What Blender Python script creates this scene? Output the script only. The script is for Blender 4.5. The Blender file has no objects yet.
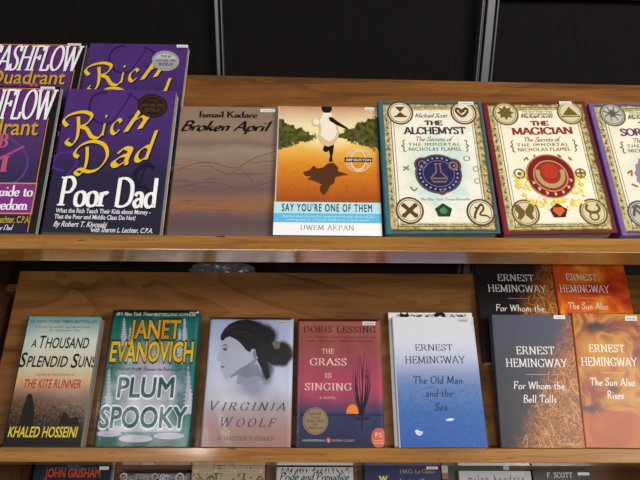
import bpy, bmesh, math, random
from mathutils import Vector, Matrix
random.seed(7)
SC = bpy.context.scene
COL = SC.collection
R = math.radians

# ---------------------------------------------------------------- camera, world, lights, exposure
def camera():
    yaw, pitch, roll = R(0.878), R(19.313), R(0.705)
    c, s = math.cos, math.sin
    f = Vector((c(pitch)*s(yaw), c(pitch)*c(yaw), -s(pitch)))
    r = Vector((c(yaw), -s(yaw), 0)); u = r.cross(f)
    r2 = c(roll)*r + s(roll)*u; u2 = -s(roll)*r + c(roll)*u
    cd = bpy.data.cameras.new('camera'); cd.sensor_width = 36; cd.lens = 36*641.77/640
    cd.clip_start = .02
    o = bpy.data.objects.new('camera', cd); COL.objects.link(o)
    M = Matrix((r2, u2, -f)).transposed().to_4x4(); M.translation = Vector((0, 0, 1.5))
    o.matrix_world = M
    SC.camera = o
camera()
W = bpy.data.worlds.new('room_light'); SC.world = W; W.use_nodes = True
W.node_tree.nodes['Background'].inputs[0].default_value = (.93, .96, 1, 1)
W.node_tree.nodes['Background'].inputs[1].default_value = .13
def area(name, loc, target, sx, sy, power, col=(1, .97, .93)):
    l = bpy.data.lights.new(name, 'AREA'); l.shape = 'RECTANGLE'; l.size = sx; l.size_y = sy
    l.energy = power; l.color = col
    o = bpy.data.objects.new(name, l); COL.objects.link(o); o.location = loc
    o.rotation_euler = (Vector(target)-Vector(loc)).to_track_quat('-Z', 'Y').to_euler()
area('ceiling_tube_right', (1.9, -1.05, 2.55), (.3, .85, 1.1), 1.5, .07, 72)
area('ceiling_tube_far', (-.2, -2.6, 2.55), (.2, .85, 1.05), 1.8, .07, 50)
area('ceiling_tube_left', (-.95, -.6, 2.95), (-.3, .85, 1.0), .9, .05, 3)
SC.view_settings.view_transform = 'Standard'; SC.view_settings.look = 'None'
SC.view_settings.gamma = 1; SC.view_settings.use_curve_mapping = False
SC.view_settings.exposure = 0.0

# ---------------------------------------------------------------- material helpers
def lin(h):
    h = h.lstrip('#'); v = [int(h[i:i+2], 16)/255 for i in (0, 2, 4)]
    return tuple(x/12.92 if x <= .04045 else ((x+.055)/1.055)**2.4 for x in v)+(1,)
class NB:
    """small node builder: u runs left to right, v from the top edge down"""
    def __init__(s, name, rough=.4, coat=0, coords='UV', metal=0):
        s.m = bpy.data.materials.new(name); s.m.use_nodes = True
        s.t = s.m.node_tree; s.p = s.t.nodes['Principled BSDF']
        s.p.inputs['Roughness'].default_value = rough; s.p.inputs['Metallic'].default_value = metal
        s.p.inputs['Specular IOR Level'].default_value = .3
        s.p.inputs['Coat Weight'].default_value = coat; s.p.inputs['Coat Roughness'].default_value = .12
        tc = s.t.nodes.new('ShaderNodeTexCoord'); s.co = tc.outputs[coords]
        sp = s.t.nodes.new('ShaderNodeSeparateXYZ'); s.t.links.new(s.co, sp.inputs[0])
        s.u = sp.outputs[0]; s.v = s.op('SUBTRACT', 1.0, sp.outputs[1]); s.w = sp.outputs[2]; s.y = sp.outputs[1]
    def set(s, inp, x):
        if isinstance(x, (int, float)): inp.default_value = x
        elif isinstance(x, str): inp.default_value = lin(x)
        elif isinstance(x, tuple): inp.default_value = x
        else: s.t.links.new(x, inp)
    def op(s, o, a, b=0.0):
        n = s.t.nodes.new('ShaderNodeMath'); n.operation = o; s.set(n.inputs[0], a); s.set(n.inputs[1], b); return n.outputs[0]
    def sm(s, x, lo, hi):
        n = s.t.nodes.new('ShaderNodeMapRange'); n.interpolation_type = 'SMOOTHSTEP'
        s.set(n.inputs[0], x); n.inputs[1].default_value = min(lo, hi); n.inputs[2].default_value = max(lo, hi)
        if lo > hi: n.inputs[3].default_value = 1; n.inputs[4].default_value = 0
        return n.outputs[0]
    def noise(s, sx, sy=None, detail=4, rough=.6, dist=0, off=0, sz=1):
        mp = s.t.nodes.new('ShaderNodeMapping'); mp.inputs['Scale'].default_value = (sx, sy or sx, sz)
        mp.inputs['Location'].default_value = (off, off*.7, off*.3)
        s.t.links.new(s.co, mp.inputs[0])
        n = s.t.nodes.new('ShaderNodeTexNoise'); n.inputs['Scale'].default_value = 1; n.inputs['Detail'].default_value = detail
        n.inputs['Roughness'].default_value = rough; n.inputs['Distortion'].default_value = dist
        s.t.links.new(mp.outputs[0], n.inputs['Vector']); return n.outputs['Fac']
    def mix(s, a, b, f):
        n = s.t.nodes.new('ShaderNodeMix'); n.data_type = 'RGBA'
        s.set(n.inputs[0], f); s.set(n.inputs[6], a); s.set(n.inputs[7], b); return n.outputs[2]
    def ramp(s, x, stops):
        n = s.t.nodes.new('ShaderNodeValToRGB'); e = n.color_ramp.elements
        while len(e) < len(stops): e.new(1)
        for k, (p, c) in enumerate(stops): e[k].position = p; e[k].color = lin(c)
        s.set(n.inputs[0], x); return n.outputs[0]
    def spot(s, cu, cv, ru, rv, soft=.5, wob=None, wamp=1.2):
        a = s.op('DIVIDE', s.op('SUBTRACT', s.u, cu), ru); b = s.op('DIVIDE', s.op('SUBTRACT', s.v, cv), rv)
        d = s.op('SQRT', s.op('ADD', s.op('MULTIPLY', a, a), s.op('MULTIPLY', b, b)))
        if wob is not None: d = s.op('ADD', d, s.op('MULTIPLY', s.op('SUBTRACT', wob, .5), wamp))
        return s.sm(d, 1.0, soft)
    def mul(s, a, b): return s.op('MULTIPLY', a, b)
    def add(s, a, b): return s.op('ADD', a, b)
    def bump(s, h, strength=.2, dist=.001):
        n = s.t.nodes.new('ShaderNodeBump'); n.inputs['Strength'].default_value = strength; n.inputs['Distance'].default_value = dist
        s.set(n.inputs['Height'], h); s.t.links.new(n.outputs[0], s.p.inputs['Normal'])
    def out(s, c): s.set(s.p.inputs['Base Color'], c); return s.m
_flat = {}
def ink(h, rough=.38, metal=0):
    k = (h, rough, metal)
    if k not in _flat: _flat[k] = NB('ink_'+h, rough, metal=metal).out(lin('#'+h))
    return _flat[k]
def wood(name, dark, mid, light, rough=.35, sx=3.0, sy=30.0, coat=.35, off=0, big=.5, nicks=False):
    n = NB(name, rough, coat, 'Object')
    n.p.inputs['Coat Roughness'].default_value = .1
    a = n.noise(sx, sy, 6, .62, .9, off, 30); b = n.noise(sx*.45, sy*.16, 3, .5, 2.2, off+5, 8); g = n.noise(60, 900, 2, .7, 0, off, 900)
    ring = n.op('FRACT', n.mul(b, 7.0)); ring = n.mul(ring, ring)
    f = n.add(n.mul(a, 1-big*.5), n.add(n.mul(ring, big*.38), n.mul(g, .22)))
    c = n.ramp(f, [(.34, light), (.5, mid), (.74, dark)])
    if nicks:   # small dark dents along the edge
        c = n.mix(c, '#3a2210', n.sm(n.noise(26, 160, 3, .6, 0, off+9, 160), .69, .74)); n.p.inputs['Coat IOR'].default_value = 1.8; n.p.inputs['Coat Weight'].default_value = 1
    return n.out(c)

# ---------------------------------------------------------------- object helpers
def empty(name, label, cat, group=None):
    o = bpy.data.objects.new(name, None); COL.objects.link(o); o.empty_display_size = .05
    o['label'] = label; o['category'] = cat
    if group: o['group'] = group
    return o
def link(name, me, mats, parent=None):
    o = bpy.data.objects.new(name, me); COL.objects.link(o)
    for m in mats: me.materials.append(m)
    if parent: o.parent = parent
    return o
def from_bm(name, bm, mats, parent=None, smooth=False):
    me = bpy.data.meshes.new(name); bm.to_mesh(me); bm.free()
    if smooth:
        for p in me.polygons: p.use_smooth = True
    return link(name, me, mats, parent)
def box(bm, x0, x1, y0, y1, z0, z1, bev=0):
    v = [bm.verts.new((x, y, z)) for x in (x0, x1) for y in (y0, y1) for z in (z0, z1)]
    fs = [bm.faces.new([v[i] for i in q]) for q in ((0, 1, 3, 2), (4, 6, 7, 5), (0, 4, 5, 1), (2, 3, 7, 6), (0, 2, 6, 4), (1, 5, 7, 3))]
    if bev:
        es = set(e for f in fs for e in f.edges)
        bmesh.ops.bevel(bm, geom=list(es), offset=bev, segments=2, affect='EDGES', profile=.5)
def prism(bm, pts, axis_a, axis_b):
    """closed outline pts swept from axis_a to axis_b, both functions point -> 3D"""
    a = [bm.verts.new(axis_a(p)) for p in pts]; b = [bm.verts.new(axis_b(p)) for p in pts]
    bm.faces.new(a[::-1]); bm.faces.new(b)
    for i in range(len(pts)):
        j = (i+1) % len(pts); bm.faces.new((a[i], a[j], b[j], b[i]))

# ---------------------------------------------------------------- the setting
LEAN = R(45.2)
TIER = [(.7874, 1.2299), (.8100, .8846), (.8326, .5393)]     # y, z of the line where the front covers meet each ledge
VX = Vector((1, 0, 0)); VV = Vector((0, math.cos(LEAN), math.sin(LEAN))); VN = Vector((0, -math.sin(LEAN), math.cos(LEAN)))
def frame(row, u, v=0.0, n=0.0, rot=0.0, tilt=0.0):
    """matrix of a thing on the sloping board of a tier: local X along, Y up the slope, Z out of it"""
    o = Vector((0, *TIER[row])) + VX*u + VV*v + VN*n
    M = Matrix((VX, VV, VN)).transposed().to_4x4()
    M = M @ Matrix.Rotation(rot, 4, 'Z') @ Matrix.Rotation(tilt, 4, 'X')
    M.translation = o
    return M

def structure(name, bm, mats):
    o = from_bm(name, bm, mats); o['kind'] = 'structure'; return o
nb = NB('shop_floor_tiles', .5, 0, 'Object')
fl = nb.out(nb.mix('#6e655b', '#877c70', nb.noise(3, 3, 4)))
bm = bmesh.new(); box(bm, -2.6, 2.6, -3.4, 1.27, -.05, 0); structure('floor', bm, [fl])
nb = NB('black_woven_wall_panel', .85, 0, 'Object'); nb.p.inputs['Specular IOR Level'].default_value = .12
wv = nb.noise(420, 420, 2, .6, 0, 0, 18)
bk = nb.out(nb.mix('#0a0808', '#16120f', wv)); nb.bump(wv, .25, .0006)
WALL_Y = 1.19
bm = bmesh.new(); box(bm, -2.6, 2.6, WALL_Y+.012, WALL_Y+.08, 0, 2.9); structure('wall_back', bm, [bk])
alu = NB('brushed_aluminium_trim', .42, metal=.75).out('#737072')
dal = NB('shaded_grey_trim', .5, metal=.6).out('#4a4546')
def trim(name, xs):
    bm = bmesh.new()
    for x0, x1, d in xs:
        box(bm, x0, x1, WALL_Y-d, WALL_Y+.02, .02, 2.85, .0012)
    structure(name, bm, [alu])
trim('trim_1', [(-.1695, -.1635, .010), (-.160, -.1575, .004)])
trim('trim_2', [(.2935, .2965, .012), (.2985, .3005, .006), (.3035, .3175, .010), (.3195, .3225, .014)])
bm = bmesh.new(); box(bm, .335, 1.6, WALL_Y-.006, WALL_Y+.02, 1.531, 1.56, .001); structure('trim_3', bm, [dal])

# ---------------------------------------------------------------- the display rack
rack = empty('display_rack', 'varnished wooden book rack with sloping shelves and narrow front ledges', 'rack')
panel_mats = [wood('honey_veneer', '#573515', '#845325', '#94622e', .42, 3, 34, .2, 1.3, .3),
              wood('brown_veneer', '#4e3115', '#7c5127', '#8c6031', .42, 2.6, 26, .2, 4.1, .36),
              wood('dull_brown_veneer', '#4e301a', '#6a4426', '#78502e', .45, 2.6, 30, .2, 8.4)]
ledge_mat = wood('amber_varnished_ledge', '#87551f', '#a6722c', '#b28038', .3, 6, 120, .6, 2.2, .15, True)
side_mat = wood('dark_side_board', '#432a18', '#5a3a22', '#6a472c', .5, 30, 30, .1, 3)
XL, XR = -.5005, .655
for row in range(3):
    vl, vr = [(.2845, .2665), (.2936, .2936), (.290, .290)][row]
    bm = bmesh.new()
    prism(bm, [(XL, .0005), (XR, .0005), (XR, vr), (XL, vl)], lambda p: (p[0], p[1], -.036), lambda p: (p[0], p[1], -.0226))
    o = from_bm('slope_board', bm, [panel_mats[row]], rack); o.matrix_local = frame(row, 0)
    bm = bmesh.new(); box(bm, XL-.024, XR, -.0215, -.0006, -.039, .0, .0012)
    o = from_bm('ledge', bm, [ledge_mat], rack); o.matrix_local = frame(row, 0)
    # rail behind the top edge of each slope
    bm = bmesh.new(); box(bm, XL-.024, XR, .262, .275, -.110, -.0365)
    o = from_bm('cross_rail', bm, [side_mat], rack); o.matrix_local = frame(row, 0)
for x0, x1 in ((XL-.046, XL-.0245), (XR+.0005, XR+.022)):
    bm = bmesh.new()
    prism(bm, [(.70, 0), (1.06, 0), (1.06, 1.40), (.955, 1.40), (.80, 1.245), (.775, 1.20), (.775, .42), (.70, .34)], lambda p: (x0, p[0], p[1]), lambda p: (x1, p[0], p[1]))
    from_bm('side_board', bm, [side_mat], rack)
bm = bmesh.new(); box(bm, XL-.024, XR, .82, .84, 0, .47)
from_bm('base_board', bm, [side_mat], rack)

# ---------------------------------------------------------------- lettering
G = {}
def g(ch, w, spec): G[ch] = (w, spec)
g('A', .74, 'L .04,0 .37,1;L .37,1 .70,0;L .17,.35 .57,.35;S .04,0;S .70,0')
g('B', .64, 'L .12,0 .12,1;C .12,.98 .38,.98 .52,.77 .38,.54 .12,.53;C .12,.53 .42,.53 .58,.27 .42,.02 .12,.02')
g('C', .72, 'C .64,.76 .54,.95 .38,.98 .16,.84 .07,.5 .16,.16 .38,.02 .54,.06 .66,.24;L .65,.7 .65,.98')
g('D', .76, 'L .12,0 .12,1;C .12,.98 .4,.98 .63,.82 .69,.5 .63,.18 .4,.02 .12,.02')
g('E', .60, 'L .12,0 .12,1;L .06,.98 .54,.98;L .12,.52 .42,.52;L .06,.02 .56,.02;L .54,.99 .54,.8;L .56,.01 .56,.22;L .42,.62 .42,.42')
g('F', .58, 'L .12,0 .12,1;L .06,.98 .54,.98;L .12,.52 .42,.52;L .54,.99 .54,.8;L .42,.62 .42,.42;S .12,0')
g('G', .78, 'C .64,.78 .54,.95 .38,.98 .16,.84 .07,.5 .16,.16 .38,.02 .54,.05 .65,.12;L .65,.42 .65,.05;S .65,.42;L .65,.7 .65,.98')
g('H', .80, 'L .14,0 .14,1;L .66,0 .66,1;L .14,.52 .66,.52;S .14,0;S .66,0;S .14,1;S .66,1')
g('I', .30, 'L .15,0 .15,1;S .15,0;S .15,1')
g('J', .40, 'C .24,1 .24,.3 .2,.02 .08,-.1;S .24,1')
g('K', .74, 'L .12,0 .12,1;L .14,.42 .6,1;L .28,.58 .66,0;S .12,0;S .12,1;S .6,1;S .66,0')
g('L', .58, 'L .12,0 .12,1;L .06,.02 .54,.02;L .54,.01 .54,.24;S .12,1')
g('M', .92, 'L .12,0 .14,1;L .14,1 .46,.08;L .46,.08 .78,1;L .78,1 .80,0;S .12,0;S .80,0;S .1,1;S .82,1')
g('N', .80, 'L .13,0 .13,1;L .13,1 .67,0;L .67,0 .67,1;S .13,0;S .1,1;S .67,1')
g('O', .80, 'C .4,.98 .16,.84 .07,.5 .16,.16 .4,.02 .64,.16 .73,.5 .64,.84 .4,.98')
g('P', .62, 'L .12,0 .12,1;C .12,.98 .4,.98 .55,.74 .4,.48 .12,.47;S .12,0;S .12,1')
g('Q', .80, 'C .4,.98 .16,.84 .07,.5 .16,.16 .4,.02 .64,.16 .73,.5 .64,.84 .4,.98;L .4,.08 .74,-.2')
g('R', .70, 'L .12,0 .12,1;C .12,.98 .4,.98 .54,.75 .4,.51 .12,.5;L .34,.5 .64,0;S .12,0;S .12,1;S .64,0')
g('S', .56, 'C .47,.78 .4,.95 .27,.98 .12,.9 .1,.72 .24,.56 .4,.44 .48,.26 .42,.08 .27,.02 .13,.07 .07,.26;L .48,.76 .48,.98;L .07,.02 .07,.26')
g('T', .68, 'L .34,0 .34,1;L .05,.98 .63,.98;L .05,.99 .05,.78;L .63,.99 .63,.78;S .34,0')
g('U', .78, 'L .14,1 .14,.35;C .14,.35 .2,.07 .39,.02 .58,.07 .64,.35;L .64,.35 .64,1;S .14,1;S .64,1')
g('V', .72, 'L .04,1 .36,0;L .36,0 .68,1;S .04,1;S .68,1')
g('W', 1.0, 'L .04,1 .28,0;L .28,0 .5,.96;L .5,.96 .72,0;L .72,0 .96,1;S .04,1;S .96,1')
g('X', .72, 'L .06,1 .66,0;L .06,0 .66,1;S .06,1;S .66,0;S .06,0;S .66,1')
g('Y', .70, 'L .04,1 .35,.48;L .35,.48 .66,1;L .35,0 .35,.5;S .04,1;S .66,1;S .35,0')
g('Z', .62, 'L .08,.98 .56,.98;L .56,.98 .06,.02;L .06,.02 .56,.02;L .08,.99 .08,.8;L .56,.01 .56,.22')
g('a', .48, 'C .08,.38 .16,.49 .26,.49 .35,.42 .36,.3;L .36,.32 .36,.04;L .36,.02 .44,.02;C .36,.27 .2,.27 .07,.14 .16,.01 .26,.03 .36,.12')
g('b', .52, 'L .11,0 .11,1.02;C .11,.38 .26,.49 .44,.38 .46,.16 .3,.01 .11,.07')
g('c', .44, 'C .39,.38 .3,.48 .2,.47 .07,.34 .07,.14 .2,.01 .3,.02 .4,.12')
g('d', .52, 'L .4,0 .4,1.02;C .4,.4 .26,.49 .08,.38 .06,.14 .2,.0 .4,.1')
g('e', .46, 'L .07,.27 .39,.27;C .39,.27 .35,.45 .22,.49 .08,.38 .07,.14 .2,.01 .3,.02 .4,.12')
g('f', .34, 'L .13,0 .13,.75;C .13,.72 .18,.98 .28,1.02 .36,.95;L .02,.47 .28,.47;S .13,0')
g('g', .48, 'C .22,.49 .08,.42 .1,.24 .22,.18 .36,.24 .36,.42 .22,.49;C .16,.19 .1,.1 .2,.04 .38,-.02 .4,-.16 .24,-.3 .06,-.2 .14,-.02;L .34,.46 .46,.48')
g('h', .54, 'L .11,0 .11,1.02;C .11,.34 .24,.48 .34,.47 .41,.36 .41,.25;L .41,.28 .41,0;S .11,0;S .41,0')
g('i', .26, 'L .13,0 .13,.48;L .12,.72 .14,.82;S .13,0;S .08,.47')
g('j', .26, 'C .14,.48 .14,0 .1,-.25 .0,-.3;L .13,.72 .15,.82')
g('k', .52, 'L .11,0 .11,1.02;L .13,.2 .4,.48;L .22,.3 .46,0;S .11,0')
g('l', .26, 'L .13,0 .13,1.02;S .13,0;S .09,1.01')
g('m', .82, 'L .11,0 .11,.48;C .11,.34 .22,.48 .32,.47 .4,.36 .4,.25;L .4,.28 .4,0;C .4,.34 .52,.48 .62,.47 .7,.36 .7,.25;L .7,.28 .7,0;S .11,0;S .4,0;S .7,0')
g('n', .54, 'L .11,0 .11,.48;C .11,.34 .24,.48 .34,.47 .41,.36 .41,.25;L .41,.28 .41,0;S .11,0;S .41,0')
g('o', .50, 'C .25,.49 .1,.42 .06,.25 .1,.07 .25,.0 .4,.07 .44,.25 .4,.42 .25,.49')
g('p', .52, 'L .11,-.32 .11,.48;C .11,.38 .26,.49 .44,.38 .46,.16 .3,.01 .11,.07;S .11,-.32')
g('q', .52, 'L .4,-.32 .4,.48;C .4,.4 .26,.49 .08,.38 .06,.14 .2,.0 .4,.1;S .4,-.32')
g('r', .38, 'L .11,0 .11,.48;C .11,.3 .2,.46 .3,.48 .35,.42;S .11,0')
g('s', .40, 'C .33,.38 .28,.48 .19,.49 .08,.4 .14,.29 .28,.22 .34,.12 .24,.01 .14,.02 .07,.12')
g('t', .34, 'L .14,.68 .14,.14;C .14,.18 .16,.03 .24,.01 .32,.06;L .02,.47 .29,.47')
g('u', .54, 'L .1,.48 .1,.2;C .1,.24 .13,.04 .22,.01 .32,.06 .41,.18;L .41,.48 .41,0;S .06,.47;S .37,.47')
g('v', .48, 'L .04,.48 .24,0;L .24,0 .44,.48')
g('w', .70, 'L .04,.48 .2,0;L .2,0 .35,.46;L .35,.46 .5,0;L .5,0 .66,.48')
g('x', .48, 'L .06,.48 .42,0;L .06,0 .42,.48')
g('y', .48, 'L .04,.48 .24,.02;C .44,.48 .26,.02 .16,-.24 .04,-.3')
g('z', .42, 'L .06,.47 .36,.47;L .36,.47 .06,.02;L .06,.02 .38,.02')
g('.', .24, 'L .1,.02 .14,.1'); g(',', .24, 'L .14,.08 .08,-.14'); g("'", .2, 'L .1,1 .1,.76'); g('-', .36, 'L .06,.3 .3,.3'); g('&', .7, 'C .62,.1 .3,.6 .2,.82 .32,.98 .44,.82 .2,.5 .06,.22 .2,.02 .44,.08 .62,.45')
g('#', .6, 'L .15,0 .25,1;L .38,0 .48,1;L .05,.33 .55,.33;L .08,.66 .58,.66'); g('1', .4, 'L .22,0 .22,1;L .22,1 .08,.84;S .22,0')
# swash capitals for hand-drawn titles
g('\x01', .95, 'C .34,.92 .3,.55 .2,.15 .02,-.06 -.12,.08 -.02,.2;C -.02,.66 -.1,.9 .12,1.06 .5,1.06 .74,.86 .56,.6 .28,.52;C .34,.54 .52,.4 .62,.08 .8,-.02 .98,.14')   # R
g('\x02', 1.05, 'C .36,.9 .3,.5 .18,.14 .0,-.02 -.1,.1 .06,.16 .3,.0 .62,.06 .9,.42 .86,.84 .52,1.06 .14,.98 -.04,.74 .06,.6')   # D
def catmull(pts, n=4):
    if len(pts) < 3: return pts
    closed = pts[0] == pts[-1]; out = []
    for i in range(len(pts)-1):
        p1, p2 = pts[i], pts[i+1]
        p0 = pts[i-1] if i > 0 else (pts[-2] if closed else p1)
        p3 = pts[i+2] if i+2 < len(pts) else (pts[1] if closed else p2)
        for k in range(n):
            t = k/n
            out.append(tuple(.5*((2*b)+(c-a)*t+(2*a-5*b+4*c-d)*t*t+(3*b-a-3*c+d)*t**3) for a, b, c, d in zip(p0, p1, p2, p3)))
    out.append(pts[-1]); return out
def stroke_quads(pts, wfun):
    """ribbon along pts as quads with a width that depends on direction"""
    closed = len(pts) > 2 and pts[0] == pts[-1]; L = []; Rr = []
    for i, p in enumerate(pts):
        a = pts[i-1] if i > 0 else (pts[-2] if closed else p); b = pts[i+1] if i+1 < len(pts) else (pts[1] if closed else p)
        dx, dy = b[0]-a[0], b[1]-a[1]; l = math.hypot(dx, dy) or 1; dx /= l; dy /= l
        w = wfun(dx, dy)/2; L.append((p[0]-dy*w, p[1]+dx*w)); Rr.append((p[0]+dy*w, p[1]-dx*w))
    return [(L[i], Rr[i], Rr[i+1], L[i+1]) for i in range(len(pts)-1)]
def pen_text(s, weight=.13, contrast=.3, nib=18, serif=.2, shear=0, track=0, cond=1):
    """list of polygons for a line of text, cap height 1, baseline y 0"""
    polys = []; x = 0; th = R(nib)
    def wf(dx, dy): return weight*(contrast+(1-contrast)*abs(dy*math.cos(th)-dx*math.sin(th)))/cond
    for ch in s:
        if ch == ' ': x += .3+track; continue
        w, spec = G[ch] if ch in G else G['-']
        for st in spec.split(';'):
            k, *pp = st.split(); pts = [tuple(float(q) for q in p.split(',')) for p in pp]
            if k == 'S':
                if serif:
                    cx, cy = pts[0]; t = weight*.32; y0 = cy-t if cy > .3 else cy; h = serif/2+weight*.35
                    q = [(cx-h, y0), (cx+h, y0), (cx+h, y0+t), (cx-h, y0+t)]; polys.append([(x+a, b) for a, b in q])
                continue
            if k == 'C': pts = catmull(pts)
            for q in stroke_quads(pts, wf): polys.append([(x+a, b) for a, b in q])
        x += w+track
    return [[(a+shear*b, b) for a, b in q] for q in polys]
_font = {}
def sans_text(s, bold=0, shear=0, track=1.0):
    """polygons of a line in Blender's own sans letters, scaled to cap height 1"""
    k = (s, bold, shear, track)
    if k in _font: return _font[k]
    if bold >= .02:
        base = sans_text(s, 0, shear, track); d = bold*.9/.69
        k2 = 8 if bold > .04 else 4
        q = [[(x+d*math.cos(6.2832*i/k2+.785), y+d*math.sin(6.2832*i/k2+.785)) for x, y in p] for i in range(k2) for p in base]+base
        _font[k] = q; return q
    cu = bpy.data.curves.new('line', 'FONT'); cu.body = s; cu.offset = bold; cu.shear = shear; cu.space_character = track; cu.resolution_u = 3
    o = bpy.data.objects.new('line', cu); COL.objects.link(o)
    bpy.context.view_layer.update(); dg = bpy.context.evaluated_depsgraph_get()
    me = bpy.data.meshes.new_from_object(o.evaluated_get(dg))
    q = [[(me.vertices[i].co.x/.69, me.vertices[i].co.y/.69) for i in p.vertices] for p in me.polygons]
    bpy.data.objects.remove(o); bpy.data.curves.remove(cu); bpy.data.meshes.remove(me)
    _font[k] = q; return q

# ---------------------------------------------------------------- books
LAY = .00005
class Book:
    """a book lying on a slope; local X across the cover, Y up it, Z out of it; origin at the lower left back corner"""
    def __init__(s, kind, label, row, u, w, h, t, cover, spine='222222', v=0, nfront=0, rot=0, tilt=0, hard=False, group=None, grid=None, hinge=True):
        s.w, s.h, s.t = w, h, t; s.hard = hard
        s.e = empty(kind, label, 'book', group)
        # (u, v, nfront) is the lower left corner of the front cover; turn and tilt about it
        v += max(0, -w*math.sin(R(rot)))
        M = frame(row, u, v, nfront, R(rot), R(tilt)) @ Matrix.Translation((0, 0, -t))
        s.e.matrix_world = M
        s.grid = grid or (0, 0, 1, 0, 0, 1)
        ov = .003 if hard else 0.0; bt = .0024 if hard else .0005; r = .0015 if hard else min(.0022, t*.3)
        # outer profile from the fore edge of the front round the spine to the back
        outer = [(w, t)]
        if hard: outer += [(.0125, t), (.010, t-.0004), (.0065, t-.0004), (.004, t)]
        outer += [(r, t), (r*.3, t-r*.3), (0, t-r), (0, r), (r*.3, r*.3), (r, 0), (w, 0)]
        inner = [(w, bt), (bt+.001, bt), (bt+.0002, bt+.001), (bt+.0002, t-bt-.001), (bt+.001, t-bt), (w, t-bt)]
        pts = outer+inner
        bm = bmesh.new(); uv = bm.loops.layers.uv.new('UVMap')
        a = [bm.verts.new((x, 0, z)) for x, z in pts]; b = [bm.verts.new((x, h, z)) for x, z in pts]
        nfr = len(outer)-6-1
        for i in range(len(pts)):
            j = (i+1) % len(pts)
            f = bm.faces.new((a[i], b[i], b[j], a[j]))
            front = i < nfr
            f.material_index = 0 if front else (1 if i < len(outer)-1 else 2)
            for l in f.loops: l[uv].uv = (l.vert.co.x/w, l.vert.co.y/h)
        for vs in (a, b):   # the cut edges of the boards at head and foot
            n = len(outer); m = len(pts)
            quads = []
            fr = vs[:n-6]
            f1 = bm.faces.new([vs[i] for i in range(0, n-6)] + [vs[m-2], vs[m-1]]); f1.material_index = 2
            f2 = bm.faces.new([vs[n-2], vs[n-1], vs[n], vs[n+1]]); f2.material_index = 2
            f3 = bm.faces.new([vs[i] for i in range(n-7, n-1)] + [vs[n+1], vs[n+2], vs[n+3], vs[m-2]]); f3.material_index = 1
        bmesh.ops.recalc_face_normals(bm, faces=bm.faces)
        edge = ink('cfc6b6') if not hard else ink('3a2f2a')
        s.cover = from_bm('cover', bm, [cover, ink(spine), ink(spine) if hard else edge], s.e)
        bm = bmesh.new(); box(bm, .002 if not hard else .004, w-.0006-ov, .0003+ov, h-.0003-ov, bt+.0001, t-bt-.0001)
        from_bm('page_block', bm, [PAGES], s.e)
        s.layer = 0
    def pt(s, X, Y):
        l0, dl, w0, dw, top, hh = s.grid; fy = (Y-top)/hh
        return ((X-l0-dl*fy)/(w0+dw*fy)*s.w, (1-fy)*s.h)
    def shapes(s, name, items, parent=None, keep=False, matrix=None):
        """items: (ink, [polygons in local metres]) painted in order, each a hair above the last"""
        recs = []
        for mat, polys in items:
            if not keep: s.layer += 1
            cnt = 0
            for q in polys:
                q = s.clip(q) if matrix is None else q
                if len(q) >= 3: recs.append((mat, q, s.layer*LAY+(cnt % 20)*.0000016)); cnt += 1
        # marks that stand far apart become parts of their own
        bb = [(min(p[0] for p in q), max(p[0] for p in q), min(p[1] for p in q), max(p[1] for p in q)) for _, q, _ in recs]
        root = list(range(len(recs)))
        def find(a):
            while root[a] != a: root[a] = root[root[a]]; a = root[a]
            return a
        if matrix is None and not name.endswith(('lettering', 'title', 'sticker')):
            for a in range(len(recs)):
                for c in range(a):
                    ra, rc = find(a), find(c)
                    if ra == rc: continue
                    A, B = bb[a], bb[c]
                    gx = max(0, A[0]-B[1], B[0]-A[1]); gy = max(0, A[2]-B[3], B[2]-A[3])
                    if math.hypot(gx, gy) <= .0175: root[ra] = rc
        else: root = [0]*len(recs)
        first = None
        for r in sorted(set(find(a) for a in range(len(recs)))):
            bm = bmesh.new(); mats = []
            for a, (mat, q, dz) in enumerate(recs):
                if find(a) != r: continue
                if mat not in mats: mats.append(mat)
                vs = [bm.verts.new((x, y, s.t+dz) if matrix is None else matrix @ Vector((x, y, dz))) for x, y in q]
                try: f = bm.faces.new(vs)
                except ValueError: continue
                f.material_index = mats.index(mat); f.normal_update()
                if matrix is None and f.normal.z < 0: f.normal_flip()
            o = from_bm(name, bm, mats, parent or s.e)
            first = first or o
        return first
    def clip(s, q):
        for ax, lim, sg in ((0, 0, 1), (0, s.w, -1), (1, 0, 1), (1, s.h, -1)):
            if not q: return q
            out = []
            for i in range(len(q)):
                a, b = q[i-1], q[i]; ia = (a[ax]-lim)*sg >= 0; ib = (b[ax]-lim)*sg >= 0
                if ia != ib:
                    t = (lim-a[ax])/(b[ax]-a[ax]); out.append((a[0]+t*(b[0]-a[0]), a[1]+t*(b[1]-a[1])))
                if ib: out.append(b)
            q = out
        return q
    def line(s, polys, x0, x1, base, cap, base1=None):
        """fit a line of lettering between grid x0 and x1 on baseline base (to base1 at its end), cap height in grid units"""
        ax, ay = s.pt(x0, base); bx, by = s.pt(x1, base if base1 is None else base1)
        ch = cap/s.grid[5]*s.h
        lo = min(p[0] for q in polys for p in q); hi = max(p[0] for q in polys for p in q)
        L = math.hypot(bx-ax, by-ay); cx, sx = (bx-ax)/L, (by-ay)/L; k = L/(hi-lo)
        return [[(ax+cx*(px-lo)*k-sx*py*ch, ay+sx*(px-lo)*k+cx*py*ch) for px, py in q] for q in polys]
    # grid-space shapes
    def poly(s, pts): return [s.pt(*p) for p in pts]
    def ell(s, cx, cy, rx, ry, n=36, a0=0, a1=360, wob=0):
        return [s.pt(cx+rx*(1+(wob if i % 2 else 0))*math.cos(R(a0+(a1-a0)*i/n)), cy+ry*(1+(wob if i % 2 else 0))*math.sin(R(a0+(a1-a0)*i/n))) for i in range(n if abs(a1-a0) == 360 else n+1)]
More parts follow.
